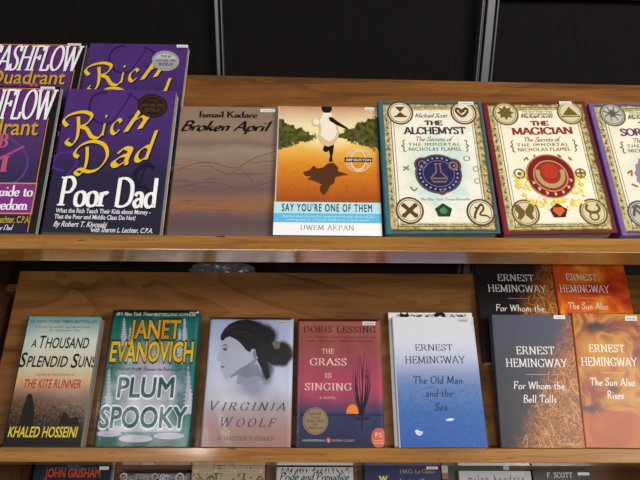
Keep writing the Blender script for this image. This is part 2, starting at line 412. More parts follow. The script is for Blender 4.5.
    def ring(s, cx, cy, rx, ry, k, n=36, a0=0, a1=360):
        out = []
        for i in range(n):
            t0, t1 = R(a0+(a1-a0)*i/n), R(a0+(a1-a0)*(i+1)/n)
            out.append([s.pt(cx+rx*m*math.cos(t), cy+ry*m*math.sin(t)) for t, m in ((t0, 1), (t1, 1), (t1, 1-k), (t0, 1-k))])
        return out
    def brush(s, pts, w0, w1=None, smooth=True):
        """tapering stroke through grid points; widths in grid units"""
        pts = catmull(pts, 5) if smooth else pts
        out = []; n = len(pts); w1 = w0 if w1 is None else w1; L = []; Q = []
        for i, p in enumerate(pts):
            a = pts[max(i-1, 0)]; b = pts[min(i+1, n-1)]; dx, dy = b[0]-a[0], b[1]-a[1]; l = math.hypot(dx, dy) or 1
            w = (w0+(w1-w0)*i/max(n-1, 1))/2; L.append(s.pt(p[0]-dy/l*w, p[1]+dx/l*w)); Q.append(s.pt(p[0]+dy/l*w, p[1]-dx/l*w))
        return [[L[i], Q[i], Q[i+1], L[i+1]] for i in range(n-1)]
    def rect(s, x0, x1, y0, y1): return s.poly([(x0, y0), (x0, y1), (x1, y1), (x1, y0)])
    def sticker(s, x0, x1, y0, y1, tone='e9e7e2'):
        """white price sticker with a line of small grey print"""
        st = s.shapes('price_sticker', [(ink(tone), [s.rect(x0, x1, y0, y1)]),
            (ink('8b8a93'), [s.rect(x0+(x1-x0)*(.14+.11*i), x0+(x1-x0)*(.14+.11*i+.07), y0+(y1-y0)*.4, y1-(y1-y0)*.22) for i in range(7)])])
        st['label'] = 'white price sticker'
    def sleeve(s, seed, amp=.0007, strength=.9):
        """clear plastic wrapper with soft wrinkles over the front, lapped round the sides"""
        rnd = random.Random(seed); bm = bmesh.new(); nx, ny = 26, 36
        ph = [(rnd.uniform(6, 26), rnd.uniform(-16, 16), rnd.uniform(0, 6.3), rnd.uniform(.3, 1)) for _ in range(6)]
        def z(u, v):
            e = min(u, 1-u, v, 1-v)*9; e = min(1, max(0, e))
            return s.t+.0017 + amp*e*sum(a*math.sin(fx*u+fy*v+p) for fx, fy, p, a in ph)*.5
        vs = {}
        for i in range(nx+1):
            for j in range(ny+1):
                u, v = i/nx, j/ny; vs[i, j] = bm.verts.new((-.0004+u*(s.w+.0008), v*(s.h+.0006), z(u, v)))
        for i in range(nx):
            for j in range(ny): bm.faces.new((vs[i, j], vs[i+1, j], vs[i+1, j+1], vs[i, j+1]))
        for seq in ([vs[0, j] for j in range(ny, -1, -1)], [vs[nx, j] for j in range(ny+1)], [vs[i, ny] for i in range(nx, -1, -1)]):
            lo = [bm.verts.new((v.co.x, v.co.y, s.t-.0008)) for v in seq]
            for k in range(len(seq)-1): bm.faces.new((seq[k], lo[k], lo[k+1], seq[k+1]))
        o = from_bm('plastic_sleeve', bm, [CLEAR], s.e, True); o['label'] = 'clear shiny plastic wrapper'
    def spine_text(s, polys, y0, y1, off, cap, mat):
        """lettering that runs down the spine"""
        lo = min(p[0] for q in polys for p in q); hi = max(p[0] for q in polys for p in q); k = (y1-y0)*s.h/(hi-lo)
        M = Matrix(((0, 0, -1, 0), (-1, 0, 0, (1-y0)*s.h), (0, 1, 0, s.t*off), (0, 0, 0, 1)))
        q2 = [[((px-lo)*k, py*cap) for px, py in q] for q in polys]
        l = s.layer; s.layer = 1; s.shapes('spine_lettering', [(mat, q2)], keep=True, matrix=M); s.layer = l
def pages_mat():
    n = NB('page_edges', .8, 0, 'Object'); f = n.noise(2, 2, 2, .6, 0, 0, 2600)
    return n.out(n.ramp(f, [(.3, '#8a847b'), (.7, '#b9b3a9')]))
PAGES = pages_mat()
def clear_mat():
    m = bpy.data.materials.new('clear_plastic'); m.use_nodes = True; t = m.node_tree; t.nodes.clear()
    o = t.nodes.new('ShaderNodeOutputMaterial'); mx = t.nodes.new('ShaderNodeMixShader'); tr = t.nodes.new('ShaderNodeBsdfTransparent'); gl = t.nodes.new('ShaderNodeBsdfGlossy')
    gl.inputs['Roughness'].default_value = .15; fr = t.nodes.new('ShaderNodeFresnel'); fr.inputs['IOR'].default_value = 1.5
    t.links.new(fr.outputs[0], mx.inputs[0]); t.links.new(tr.outputs[0], mx.inputs[1]); t.links.new(gl.outputs[0], mx.inputs[2]); t.links.new(mx.outputs[0], o.inputs[0])
    return m
CLEAR = clear_mat()
TOP = 'books on the upper ledge'; MID = 'books on the middle ledge'; LOW = 'books on the lowest shelf'


# ---- purple paperbacks with yellow script titles
def rich_cover():
    n = NB('purple_cover', .4, .15)
    base = n.ramp(n.v, [(0, '#44265f'), (.35, '#3b2354'), (.62, '#271f3c'), (1, '#1b1a2c')])
    base = n.mix(base, '#523280', n.mul(n.noise(3, 4, 3), n.sm(n.v, .7, .1)))
    return n.out(base)
RICH = rich_cover()
def rich_book(label, row_args, seal, back=False):
    b = Book('paperback_book', label, 0, *row_args[0], cover=RICH, spine='1a1830', group=TOP, grid=(66.8, -26.8, 111.2, 6.8, 91, 143), **row_args[1])
    dk = '2c1650'
    pic = [(ink(dk), b.ring(104, 111, 16, 18, .13, 24, 60, 285) + b.brush([(133, 93), (124, 108), (112, 126)], 1.4) + b.ring(123, 108, 19, 14, .12, 16, -75, 75)),
           (ink('4b2490'), b.brush([(63, 176), (52, 172), (57, 160), (72, 158), (76, 168), (66, 180)], 3, 2)),
           (ink('171328'), b.brush([(154, 172), (146, 168), (135, 176), (137, 188), (147, 193), (140, 205), (130, 208)], 5, 3) + b.brush([(150, 160), (142, 178), (133, 205)], 2))]
    b.shapes('cover_picture', pic)
    yel, blk = ink('e8bd2a'), ink('140f1e')
    P = dict(weight=.13, contrast=.22, nib=40, serif=0)
    R1 = lambda dx, dy: (b.line(pen_text('\x01', **P), 64+dx, 104+dx, 150+dy, 28, 140+dy) + b.line(pen_text('i', shear=.45, **P), 101+dx, 110+dx, 140+dy, 25, 138+dy)
                         + b.line(pen_text('c', shear=.45, **P), 110+dx, 124+dx, 138.5+dy, 28, 135.5+dy) + b.line(pen_text('h', shear=.5, **P), 123+dx, 152+dx, 136+dy, 25, 129+dy))
    D1 = lambda dx, dy: (b.line(pen_text('\x02', **P), 73+dx, 111+dx, 180+dy, 28, 171+dy) + b.line(pen_text('a', shear=.45, **P), 110+dx, 135+dx, 171.5+dy, 32, 166+dy)
                         + b.line(pen_text('d', shear=.5, **P), 134+dx, 164+dx, 166+dy, 26, 158+dy))
    b.shapes('script_title', [(blk, R1(1.2, 1.3)+D1(1.2, 1.3)), (yel, R1(0, 0)+D1(0, 0))])
    b.shapes('serif_title', [(ink('0c0b14'), b.line(pen_text('Poor Dad', .165, .4, 10, .2), 57.4, 154.8, 210.3, 27)), (ink('f3f1ee'), b.line(pen_text('Poor Dad', .165, .4, 10, .2), 56.3, 154, 209.3, 27.5))])
    wh = ink('dedbe2')
    b.shapes('small_lettering', [(wh, b.line(sans_text('What the Rich Teach Their Kids about Money -', .018), 55, 149, 215.8, 4) + b.line(sans_text('That the Poor and Middle Class Do Not!', .018), 53.8, 134, 221.4, 4)
              + b.line(sans_text('By Robert T. Kiyosaki', .015, .3), 53, 106, 228.6, 4.8) + b.line(sans_text('with Sharon L. Lechter, C.P.A.', .015, .3), 90, 151, 233, 4.4))])
    if seal == 'dark':
        se = b.shapes('seal', [(ink('241410'), [b.ell(153.4, 107.7, 15.6, 12.9, 64, wob=-.05)]), (ink('4a2f22'), b.ring(153.4, 107.7, 13.2, 10.6, .07))])
        tone = ink('5a3d2c'); c = (153.4, 107.7)
    else:
        se = b.shapes('seal', [(ink('9a9a9c', .3), [b.ell(152, 112, 15.6, 13, 64, wob=-.05)]), (ink('bcbcbe', .3), [b.ell(152, 111, 12.5, 8, 30, 180, 360)])])
        tone = ink('39383c'); c = (152, 112)
    se['label'] = 'dark brown round seal' if seal == 'dark' else 'silver round seal'
    b.shapes('seal_lettering', [(tone, b.line(sans_text('THE #1', .02), c[0]-6, c[0]+6, c[1]-4, 3.2)+b.line(sans_text('NEW YORK TIMES', .02), c[0]-11, c[0]+11, c[1]+1, 3.2)+b.line(sans_text('BESTSELLER', .02), c[0]-8, c[0]+8, c[1]+6, 3.2))], parent=se)
    for o in (b.e.children): pass
    if back: b.sticker(165, 177.5, 91.6, 95)
rich_book('purple paperback with yellow script title and dark round seal, standing on the upper ledge',
          (((-.3494, .1541, .2189, .016)), dict(rot=-.9, tilt=4.2)), 'dark')
rich_book('purple paperback with silver round seal, raised behind the front purple copy on the upper shelf',
          (((-.3405, .1505, .2189, .012)), dict(v=.108, nfront=-.0098, rot=-.3)), 'silver', True)

# ---- plum paperbacks with tall white italic title, cut by the left edge of the photo
def cash_cover():
    n = NB('plum_cover', .4, .15)
    inside = n.ramp(n.v, [(0, '#6a2a6a'), (.3, '#57306e'), (.6, '#33294f'), (1, '#1c1a30')])
    m = n.mul(n.sm(n.u, .925, .915), n.mul(n.sm(n.u, .07, .08), n.sm(n.v, .012, .02)))
    return n.out(n.mix('#0f0b12', inside, m))
CASH = cash_cover()
def cash_book(label, args, kw):
    b = Book('paperback_book', label, 0, *args, cover=CASH, spine='120d18', group=TOP, grid=(-43, -37, 108, 7, 88, 144), **kw)
    org = ink('d88a35')
    b.shapes('border_line', [(org, b.brush([(57.2, 90.2), (27.3, 231)], .8, smooth=False)+b.brush([(-36, 90.2), (57.2, 90.2)], .8, smooth=False))])
    t = pen_text('CASHFLOW', .155, .35, 8, .18, .12)
    b.shapes('title_lettering', [(ink('2a1030'), b.line(t, -45, 57.2, 123.2, 31)), (ink('efedf0'), b.line(t, -46, 56.2, 122.4, 31))])
    q = sans_text('Quadrant', .012)
    b.shapes('gold_lettering', [(ink('140d18'), b.line(q, -43, 40, 139.6, 16)), (ink('c79a2c'), b.line(q, -44, 39, 138.6, 16.5))])
    pk = ink('a2418c')
    b.shapes('quadrant_diagram', [(ink('5c3a86'), b.ring(-8, 165, 38, 27, .06, 40)), (pk, b.brush([(-40, 178), (-5, 165), (26, 150)], 4, 2)+b.brush([(-8, 140), (-14, 192)], 2)),
                                  (ink('b9556a'), b.line(pen_text('B', .22, .4, 10, .2), 0, 9, 151, 13)+b.line(pen_text('I', .24, .4, 10, .2), 0, 8, 175, 15)+b.line(pen_text('E', .22, .4, 10, .2), -34, -25, 156, 13)+b.line(pen_text('S', .22, .4, 10, .2), -38, -29, 180, 15))])
    b.shapes('title_panel', [(org, [b.poly([(-62, 185.4), (38.2, 185.4), (32, 214.6), (-69, 214.6)])]), (ink('7c2f7c'), [b.poly([(-61, 186.6), (36.9, 186.6), (31, 213.4), (-68, 213.4)])]),
                             (ink('efeaf0'), b.line(pen_text('Guide to', .16, .35, 10, .18), -10, 33, 198, 10)+b.line(pen_text('Freedom', .16, .35, 10, .18), -16, 27.5, 210.5, 10))])
    b.shapes('author_lettering', [(ink('d6b23c'), b.line(sans_text('with Sharon L. Lechter, C.P.A.', .02), -35, 29.5, 222.5, 6)), (ink('ded9e0'), b.line(pen_text('Author of Rich Dad Poor Dad', .15, .3, 10, .15, .25), -50, 13, 229, 4.5))])
    b.sticker(44.5, 59, 88.4, 91.2)
cash_book('front plum paperback with tall white title, standing at the left end of the upper ledge', (-.5050, .150, .224, .008), dict(tilt=4.2))
cash_book('plum paperback with tall white title, the copy raised behind at the far upper left', (-.4935, .150, .222, .011), dict(v=.1055, nfront=-.0105))

# ---- brown landscape paperback
def april_cover():
    n = NB('brown_landscape_cover', .45, .1)
    w = n.noise(2.2, 5, 4, .55, .6)
    vv = n.add(n.v, n.mul(n.op('SUBTRACT', w, .5), .10))
    c = n.ramp(vv, [(0, '#8a7260'), (.24, '#907864'), (.30, '#7c675e'), (.36, '#94806f'), (.5, '#86695a'), (.66, '#6e5454'), (.72, '#8a604a'), (.78, '#94643f'), (.83, '#6d5450'), (.9, '#5d494a'), (1, '#6e5850')])
    ln = n.noise(2, 60, 3, .6, .5)
    c = n.mix(c, '#5f4a50', n.mul(n.sm(ln, .5, .75), n.sm(n.v, .3, .45)))
    return n.out(c)
b = Book('paperback_book', 'brown landscape paperback with black brush title, between the purple and orange road books', 0, -.1905, .1425, .210, .0135, april_cover(), '4a3a34', nfront=-.0085, rot=.1, group=TOP, grid=(183, -22, 93, 16, 106, 130))
hill = ink('5b4340')
b.shapes('cover_picture', [(hill, b.brush([(176, 172), (205, 164), (232, 170), (252, 160), (275, 152)], .6)+b.brush([(205, 166), (225, 176), (238, 171), (250, 184)], .5)+b.brush([(172, 190), (210, 184), (240, 190), (274, 181)], .6)),
                           (ink('8f5c3c'), b.brush([(168, 207), (195, 203), (222, 208), (245, 204)], 2.5, .6)+b.brush([(169, 213), (200, 210), (230, 214)], 1.6, .4))])
b.shapes('author_lettering', [(ink('1b1412'), b.line(pen_text('Ismail Kadare', .2, .4, 10, .22), 200, 256, 117.6, 6.6))])
b.shapes('title_lettering', [(ink('130e0d'), b.line(pen_text('Broken April', .2, .4, 40, 0, .35), 182, 270, 132, 10.5))])
b.sticker(259, 273, 108, 111.3)

# ---- orange road paperback
def road_cover():
    n = NB('orange_road_cover', .35, .2)
    nz = n.noise(5, 6, 4); up = n.add(n.v, n.mul(n.op('SUBTRACT', nz, .5), .05))
    c = n.ramp(up, [(0, '#c08a6a'), (.06, '#d8b48c'), (.15, '#ecdcae'), (.24, '#f0d98e'), (.33, '#eebb55'), (.46, '#dd8f2a'), (.6, '#c86e1e'), (.74, '#a4501c')])
    c = n.mix(c, '#f3e6b4', n.mul(n.spot(.5, .24, .42, .16, .1), .8))
    c = n.mix(c, '#8a4018', n.mul(n.sm(n.noise(30, 40, 3), .5, .8), n.mul(n.sm(n.v, .3, .6), .6)))
    edge = n.add(.235, n.mul(n.op('ABSOLUTE', n.op('SUBTRACT', n.u, .5)), .28))
    tree_top = n.op('SUBTRACT', .27, n.mul(n.op('ABSOLUTE', n.op('SUBTRACT', n.u, .46)), .38))
    rag = n.add(n.v, n.mul(n.op('SUBTRACT', n.noise(14, 16, 5, .7), .5), .16))
    inb = n.op('MINIMUM', n.sm(n.op('SUBTRACT', rag, tree_top), 0, .015), n.sm(n.op('SUBTRACT', edge, rag), 0, .015))
    c = n.mix(c, n.ramp(n.noise(22, 24, 3), [(.35, '#2c2f12'), (.7, '#6c6a2c')]), inb)
    return n.out(c)
b = Book('paperback_book', 'paperback with a figure in white on an orange road, at mid upper ledge', 0, -.0490, .1418, .2057, .021, road_cover(), 'd8d5d0', rot=-.2, group=TOP, grid=(25, -15, 315, 37, 40, 415))
dress = ink('f1e2cf'); drs = ink('d9b98e'); skin = ink('1f1310'); sh = ink('55301a')
b.shapes('cover_picture', [
    (sh, [b.poly([(105, 262), (126, 255), (140, 240), (152, 250), (170, 246), (185, 233), (203, 230), (218, 245), (218, 258), (240, 264), (252, 270), (228, 272), (210, 278), (206, 296), (192, 306), (185, 322), (172, 334), (160, 322), (160, 308), (166, 300), (140, 290), (118, 284), (132, 276), (112, 274)])]),
    (skin, [b.poly([(187, 172), (205, 172), (202, 196), (199, 212), (201, 226), (192, 229), (188, 226), (192, 208), (188, 190)]), b.ell(179, 186, 10, 10), b.poly([(172, 165), (190, 165), (190, 182), (172, 184)])]),
    (drs, [b.poly([(130, 92), (142, 78), (156, 84), (162, 104), (150, 110), (134, 108)]), b.poly([(148, 92), (166, 60), (200, 62), (212, 96), (222, 130), (216, 152), (206, 170), (186, 178), (164, 170), (152, 150), (156, 126)])]),
    (dress, [b.poly([(136, 90), (146, 80), (158, 92), (154, 106), (140, 102)]), b.poly([(158, 88), (172, 58), (194, 62), (206, 96), (214, 128), (206, 150), (192, 160), (176, 154), (160, 140), (164, 116)])]),
    (skin, [b.poly([(164, 38), (196, 38), (197, 52), (190, 62), (172, 62), (164, 52)]), b.poly([(186, 78), (196, 76), (216, 92), (240, 108), (249, 114), (246, 120), (236, 115), (210, 103), (190, 90)])])])
cr = ink('e2c89c')
em = b.shapes('round_emblem', [(cr, b.ring(283, 221, 43, 39, .07, 40)+b.ring(283, 221, 26, 36, .2, 30)), (ink('33170f'), [b.rect(239, 327, 213, 228)])])
em['label'] = 'cream ring emblem with a dark bar'
def arc_text(b, s, cx, cy, rx, ry, a0, a1, cap, flip=False):
    out = []
    for i, ch in enumerate(s):
        if ch == ' ': continue
        a = a0+(a1-a0)*(i+.5)/len(s); t = R(a); d = abs(a1-a0)/len(s)*.36
        t0, t1 = R(a-d*(1 if a1 > a0 else -1)), R(a+d*(1 if a1 > a0 else -1))
        p0 = (cx+rx*math.cos(t0), cy+ry*math.sin(t0)); p1 = (cx+rx*math.cos(t1), cy+ry*math.sin(t1))
        q = sans_text(ch, .015)
        ax, ay = b.pt(*p0); bx, by = b.pt(*p1); L = math.hypot(bx-ax, by-ay); lo = min(p[0] for w in q for p in w); hi = max(p[0] for w in q for p in w)
        c, s2 = (bx-ax)/L, (by-ay)/L; k = L/max(hi-lo, .3); ch_ = cap/b.grid[5]*b.h
        out += [[(ax+c*(px-lo)*k-s2*py*ch_, ay+s2*(px-lo)*k+c*py*ch_) for px, py in w] for w in q]
    return out
b.shapes('emblem_lettering', [(ink('f0e6d8'), b.line(sans_text('2009 SELECTION', .02), 243, 323, 224.5, 7.5)), (cr, arc_text(b, "OPRAH'S", 283, 221, 30, 27, 200, 340, 8)+arc_text(b, 'BOOK CLUB', 283, 221, 38, 35, 160, 20, 8))], parent=em)
b.shapes('title_band', [(ink('b7dfe6'), [b.poly([(-5, 356), (375, 356), (378, 390), (-8, 390)])]), (ink('63b9e0'), [b.poly([(-8, 390), (378, 390), (380, 418), (-8, 418)])]), (ink('f1f2f2'), [b.poly([(-8, 418), (380, 418), (384, 460), (-14, 460)])])])
b.shapes('title_lettering', [(ink('20323c'), b.line(sans_text("SAY YOU'RE ONE OF THEM", .025, 0, 1.25), 38, 329, 384, 22))])
b.shapes('author_lettering', [(ink('d6eef6'), b.line(sans_text('Stories that move the heart and lift the spirit of all', 0), 40, 332, 402, 6)+b.line(sans_text('moving stories of brave children in a hard world', 0), 52, 318, 412, 6)), (ink('6f6f6e'), b.line(pen_text('UWEM AKPAN', .1, .3, 10, .2, 0, .12), 98, 271, 440, 15))])
b.sticker(301, 333, 42, 53)

# ---- the three ornate hardcovers
def parchment_cover(name, rim, rim2, glow, glow_amt, tint='#f0ead8'):
    n = NB(name, .42, .12)
    e1 = n.op('MINIMUM', n.mul(n.u, 1.0), n.mul(n.op('SUBTRACT', 1.0, n.u), 1.0)); e2 = n.op('MINIMUM', n.mul(n.v, 1.45), n.mul(n.op('SUBTRACT', 1.0, n.v), 1.45))
    d = n.op('MINIMUM', e1, e2); nz = n.noise(9, 13, 5, .65); d2 = n.add(d, n.mul(n.op('SUBTRACT', nz, .5), .05))
    leather = n.mix(rim, rim2, n.noise(12, 16, 4)); fine = n.noise(26, 40, 4, .7)
    band = n.mix('#97853f', '#d6c896', n.sm(fine, .35, .65)); band = n.mix(band, '#3f3018', n.sm(n.noise(30, 44, 3, .6, 0, 7), .6, .7))
    c = n.mix(tint, '#d8c99a', n.mul(n.sm(n.noise(5, 7, 4), .45, .8), .7))
    c = n.mix(c, glow, n.mul(n.spot(.52, .56, .42, .34, .15, n.noise(6, 8, 3)), glow_amt))
    c = n.mix(band, c, n.sm(d2, .085, .125)); c = n.mix('#4c3c20', c, n.sm(d2, .030, .055))
    c = n.mix(leather, c, n.sm(n.op('MINIMUM', n.op('SUBTRACT', d2, 0), n.op('SUBTRACT', n.u, .028)), .018, .026))
    return n.out(c)
def ornate_book(label, u, rot, cover, spine, title, ttl, kind):
    b = Book('hardcover_book', label, 0, u, .1490, .2105, .030, cover, spine, nfront=.0075, rot=rot, hard=True, group=TOP)
    ln = ink('5d4a26'); lg = ink('a4935c')
    fr = []
    for x0, x1, y0, y1, w in ((.115, .905, .045, .955, .008), (.14, .882, .062, .938, .005)):
        fr += b.brush([(x0, y0), (x0, y1)], w, smooth=False)+b.brush([(x1, y0), (x1, y1)], w, smooth=False)
        fr += [b.rect(x0, x1, y0, y0+w*.7), b.rect(x0, x1, y1-w*.7, y1)]
    rnd = random.Random(kind); run = []
    for k in range(26):   # little glyph marks along the worn band
        y = .16+.7*(k % 13)/13; x = .078 if k < 13 else .938
        run += b.brush([(x-.012, y), (x+.012, y+rnd.uniform(-.012, .02))], .007, smooth=False)+b.brush([(x, y-.012), (x+rnd.uniform(-.01, .01), y+.014)], .006, smooth=False)
    for k in range(9):
        x = .3+.5*k/9; run += b.brush([(x, .022), (x+.02, .034)], .007, smooth=False)
    b.shapes('frame_border', [(ln, fr+run)])
    rim = ink({'a': '5a3d22', 'm': '6a5a2e', 's': '5c5a52'}[kind]); pale = ink({'a': 'e2d9b8', 'm': 'd8c79a', 's': 'b8b4a2'}[kind])
    def medal(cx, cy, rx, ry, art):
        return [(pale, [b.ell(cx, cy, rx, ry)]), (rim, b.ring(cx, cy, rx, ry, .13)+b.ring(cx, cy, rx*.8, ry*.8, .06)+art)]
    def star(cx, cy, rx, ry, n, inner=.5): return [b.ell(cx, cy, rx, ry, n*2, wob=inner-1)]
    X = .125; Y = .096
    if kind == 'a':
        tl = [b.poly([(.16, .045), (.26, .045), (.21, .088)]), b.poly([(.16, .125), (.26, .125), (.21, .088)])]+b.brush([(.15, .125), (.27, .125)], .012, smooth=False)
        tr = b.brush([(.80, .125), (.745, .085), (.76, .06), (.80, .078), (.84, .06), (.855, .085), (.80, .125)], .022)+b.brush([(.8, .1), (.775, .085), (.8, .09), (.825, .085)], .01)
        bl = b.brush([(.17, .80), (.28, .88)], .03, smooth=False)+b.brush([(.28, .80), (.17, .88)], .03, smooth=False)+[b.ell(x, y, .022, .016) for x in (.175, .275) for y in (.805, .875)]+[b.ell(.225, .84, .03, .02)]
        br = b.brush([(.79, .90), (.81, .85), (.86, .80), (.88, .83), (.84, .87), (.9, .88), (.93, .9)], .022, .01)+b.brush([(.80, .82), (.84, .83)], .012)
    elif kind == 'm':
        tl = star(.21, .088, .085, .062, 8, .6)+b.ring(.21, .088, .045, .033, .3)
        tr = [b.poly([(.83, .045), (.755, .115), (.905, .115)])]+[b.rect(.745, .915, .12, .13)]
        bl = [b.poly([(.22, .84), (.17, .79), (.13, .80), (.14, .84), (.16, .86), (.145, .89), (.17, .905), (.215, .87)]), b.poly([(.22, .84), (.27, .79), (.31, .80), (.30, .84), (.28, .86), (.295, .89), (.27, .905), (.225, .87)])]
        br = b.ring(.83, .885, .045, .033, .35)+b.brush([(.79, .80), (.77, .83), (.80, .855), (.86, .855), (.89, .83), (.87, .80)], .022)
    else:
        tl = [b.ell(.21, .085, .032, .03)]+[x for a in range(8) for x in b.brush([(.21, .085), (.21+.06*math.cos(a*.785+.4), .085+.03*math.sin(a*.785+.4)), (.21+.09*math.cos(a*.785+.3), .085+.066*math.sin(a*.785+.3))], .014, .007)]
        tr = b.brush([(.78, .06), (.88, .12)], .02, smooth=False)
        bl = b.brush([(.15, .87), (.19, .80), (.24, .83), (.22, .88), (.3, .86), (.28, .80)], .025)+b.brush([(.16, .80), (.26, .9)], .02)
        br = b.brush([(.80, .82), (.86, .90)], .02)
    for nm, cx, cy, art in (('corner_medallion', .21, Y, tl), ('corner_medallion', .815 if kind != 'm' else .83, Y, tr), ('corner_medallion', .225, .84 if kind == 'a' else .853, bl), ('corner_medallion', .85 if kind == 'a' else .83, .855, br)):
        k = b.layer; b.shapes(nm, medal(cx, cy, X, Y, art))
    ti = ink(ttl)
    b.shapes('title_lettering', [(ti, b.line(pen_text('THE', .22, .75, 0, .14), .43, .605, .197, .036)+b.line(pen_text(title, .19, .75, 0, .14), .225 if kind == 'a' else .235, .815, .268, .055))])
    au = ink('75683f' if kind == 'a' else '4a3a22')
    b.shapes('author_lettering', [(au, b.line(pen_text('Michael Scott', .13, .4, 40, 0, .4), .345, .66, .135, .036))]
             + ([(ink('8a7a50'), b.line(sans_text('THE NEW YORK TIMES', 0), .37, .66, .092, .013)+b.line(sans_text('BESTSELLING SERIES', 0), .38, .66, .11, .013))] if kind != 'a' else []))
    su = ink('77745a' if kind == 'a' else '7a6648')
    b.shapes('subtitle_lettering', [(su, b.line(pen_text('The Secrets of', .11, .4, 40, 0, .3), .34, .69, .325, .036)+b.line(sans_text('THE IMMORTAL', 0, 0, 1.3), .265, .745, .362, .024)+b.line(sans_text('NICHOLAS FLAMEL', .0, 0, 1.1), .265, .755, .40, .027)
             + b.brush([(.235, .315), (.215, .325), (.222, .35), (.20, .36), (.222, .37), (.215, .395), (.235, .405)], .008)+b.brush([(.79, .315), (.81, .325), (.803, .35), (.825, .36), (.803, .37), (.81, .395), (.79, .405)], .008))])
    if kind == 'a':
        nv, go = ink('24265a'), ink('6e4a34'); cx, cy = .515, .575
        dots = [b.ell(cx+.172*math.cos(R(a)), cy+.118*math.sin(R(a)), .009, .006, 10) for a in range(0, 360, 15)]
        em = b.shapes('cover_emblem', [(go, [b.ell(cx, cy, .213, .148), b.ell(.375, .505, .075, .055), b.ell(.655, .515, .075, .055), b.ell(.53, .70, .045, .032)]),
            (nv, [b.ell(cx, cy, .197, .136), b.ell(.375, .505, .058, .042), b.ell(.655, .515, .058, .042), b.ell(.53, .70, .03, .021)]),
            (ink('a8b7cf'), dots), (ink('8f6a4a'), b.ring(cx, cy, .145, .1, .05)+b.ring(.375, .505, .04, .03, .25)+b.ring(.655, .515, .045, .033, .4)+b.ring(.53, .7, .02, .014, .4)
                + b.brush([(.495, .5), (.495, .56), (.44, .61), (.46, .635), (.57, .635), (.59, .61), (.535, .56), (.535, .5)], .012, smooth=False)+[b.rect(.455, .575, .605, .615), b.rect(.48, .55, .496, .504)])])
        gem = b.shapes('green_gem', [(ink('2b3a22'), [b.poly([(.525, .79), (.60, .83), (.575, .885), (.475, .885), (.45, .83)])]), (ink('3f8a5a'), [b.poly([(.525, .815), (.56, .84), (.545, .865), (.50, .865), (.485, .84)])])])
        b.shapes('small_mark', [(ink('7d97a0'), b.line(pen_text('The New York Times Bestseller', .12, .4, 40, 0, .3), .33, .78, .77, .018)), (ink('8a7c52'), b.brush([(.2, .52), (.25, .545)], .01)+b.brush([(.25, .515), (.2, .55)], .01)+b.ring(.79, .46, .03, .02, .2)+b.ring(.86, .54, .025, .02, .2)+b.ring(.86, .63, .025, .02, .2)+b.brush([(.25, .67), (.28, .70), (.31, .68)], .01))])
    elif kind == 'm':
        cx, cy = .515, .59
        rnd = random.Random(4); fl = []
        for k in range(70):
            a = rnd.uniform(-15, 195); rr = rnd.uniform(.9, 1.5); x = cx+.22*rr*math.cos(R(a)); y = cy+.03+.15*rr*math.sin(R(a)); q = rnd.uniform(.012, .035)
            fl.append(b.poly([(x-q, y), (x-q*.2, y-q*.9), (x+q*.5, y-q*.3), (x+q, y+q*.2), (x, y+q*.7)]))
        em = b.shapes('cover_emblem', [(ink('e4c552'), fl), (ink('f3e596'), [fl[k] for k in range(0, 70, 3)]), (ink('7a1a22'), [b.ell(cx, cy, .222, .165)]), (ink('b98a3e'), b.ring(cx, cy, .222, .165, .05)),
            (ink('a02a26'), [b.ell(cx, cy, .16, .118)]), (ink('b09a62'), b.ring(cx, cy-.015, .135, .105, .30, 30, -20, 200)+b.ring(cx, cy, .16, .118, .07)), (ink('c8281f'), [b.ell(cx, cy-.035, .075, .055)]), (ink('7b5a2a'), b.ring(cx, cy-.035, .075, .055, .1)+b.brush([(cx, cy-.09), (cx-.05, cy-.01), (cx+.05, cy-.01), (cx, cy-.09)], .01, smooth=False)),
            (ink('e8b8a0'), [q for a in range(15, 170, 24) for q in b.brush([(cx+.18*math.cos(R(a))-.012, cy+.134*math.sin(R(a))-.008), (cx+.18*math.cos(R(a))+.012, cy+.134*math.sin(R(a))), (cx+.18*math.cos(R(a))-.008, cy+.134*math.sin(R(a))+.01)], .009)])])
        b.shapes('small_mark', [(ink('6a5530'), b.ring(.235, .57, .052, .038, .2)+[b.ell(.235, .57, .015, .012)]+b.ring(.795, .573, .048, .036, .2)+b.brush([(.795, .54), (.795, .605)], .01, smooth=False)+b.brush([(.755, .573), (.835, .573)], .012, smooth=False)
                 + b.brush([(.30, .47), (.33, .45), (.34, .47)], .009)+b.brush([(.40, .445), (.41, .43)], .01)+b.brush([(.62, .43), (.65, .45)], .01)+b.brush([(.72, .45), (.74, .475)], .01))])
        gem = b.shapes('red_gem', [(ink('4c1510'), [b.poly([(.52, .79), (.60, .835), (.57, .89), (.47, .89), (.445, .835)])]), (ink('d3602c'), [b.poly([(.48, .82), (.56, .82), (.575, .845), (.52, .885), (.465, .845)])])])
    else:
        cx, cy = .53, .585
        em = b.shapes('cover_emblem', [(ink('8a84a0'), [b.ell(cx, cy, .25, .18, 40, wob=.07)]), (ink('5d4d80'), [b.ell(cx, cy, .205, .15)]), (ink('b8a878'), b.ring(cx, cy, .205, .15, .07)+b.ring(cx, cy, .14, .1, .1)), (ink('c7b06a'), star(cx, cy, .1, .07, 5))])
        b.shapes('small_mark', [(ink('9a6a30'), b.brush([(.2, .56), (.24, .54), (.23, .58)], .012)+b.brush([(.21, .64), (.26, .66)], .012)+b.brush([(.26, .73), (.3, .72)], .01))])
    if kind == 'a': b.sticker(.775, .92, .006, .032)
    if kind == 'm': b.sticker(.745, .865, .004, .03)
ornate_book('parchment hardcover with teal border and dark blue round emblem on the upper ledge', .0965, .7, parchment_cover('teal_border_cover', '#467884', '#28505c', '#b2dad6', 1.0), '27505c', 'ALCHEMYST', '3a3844', 'a')
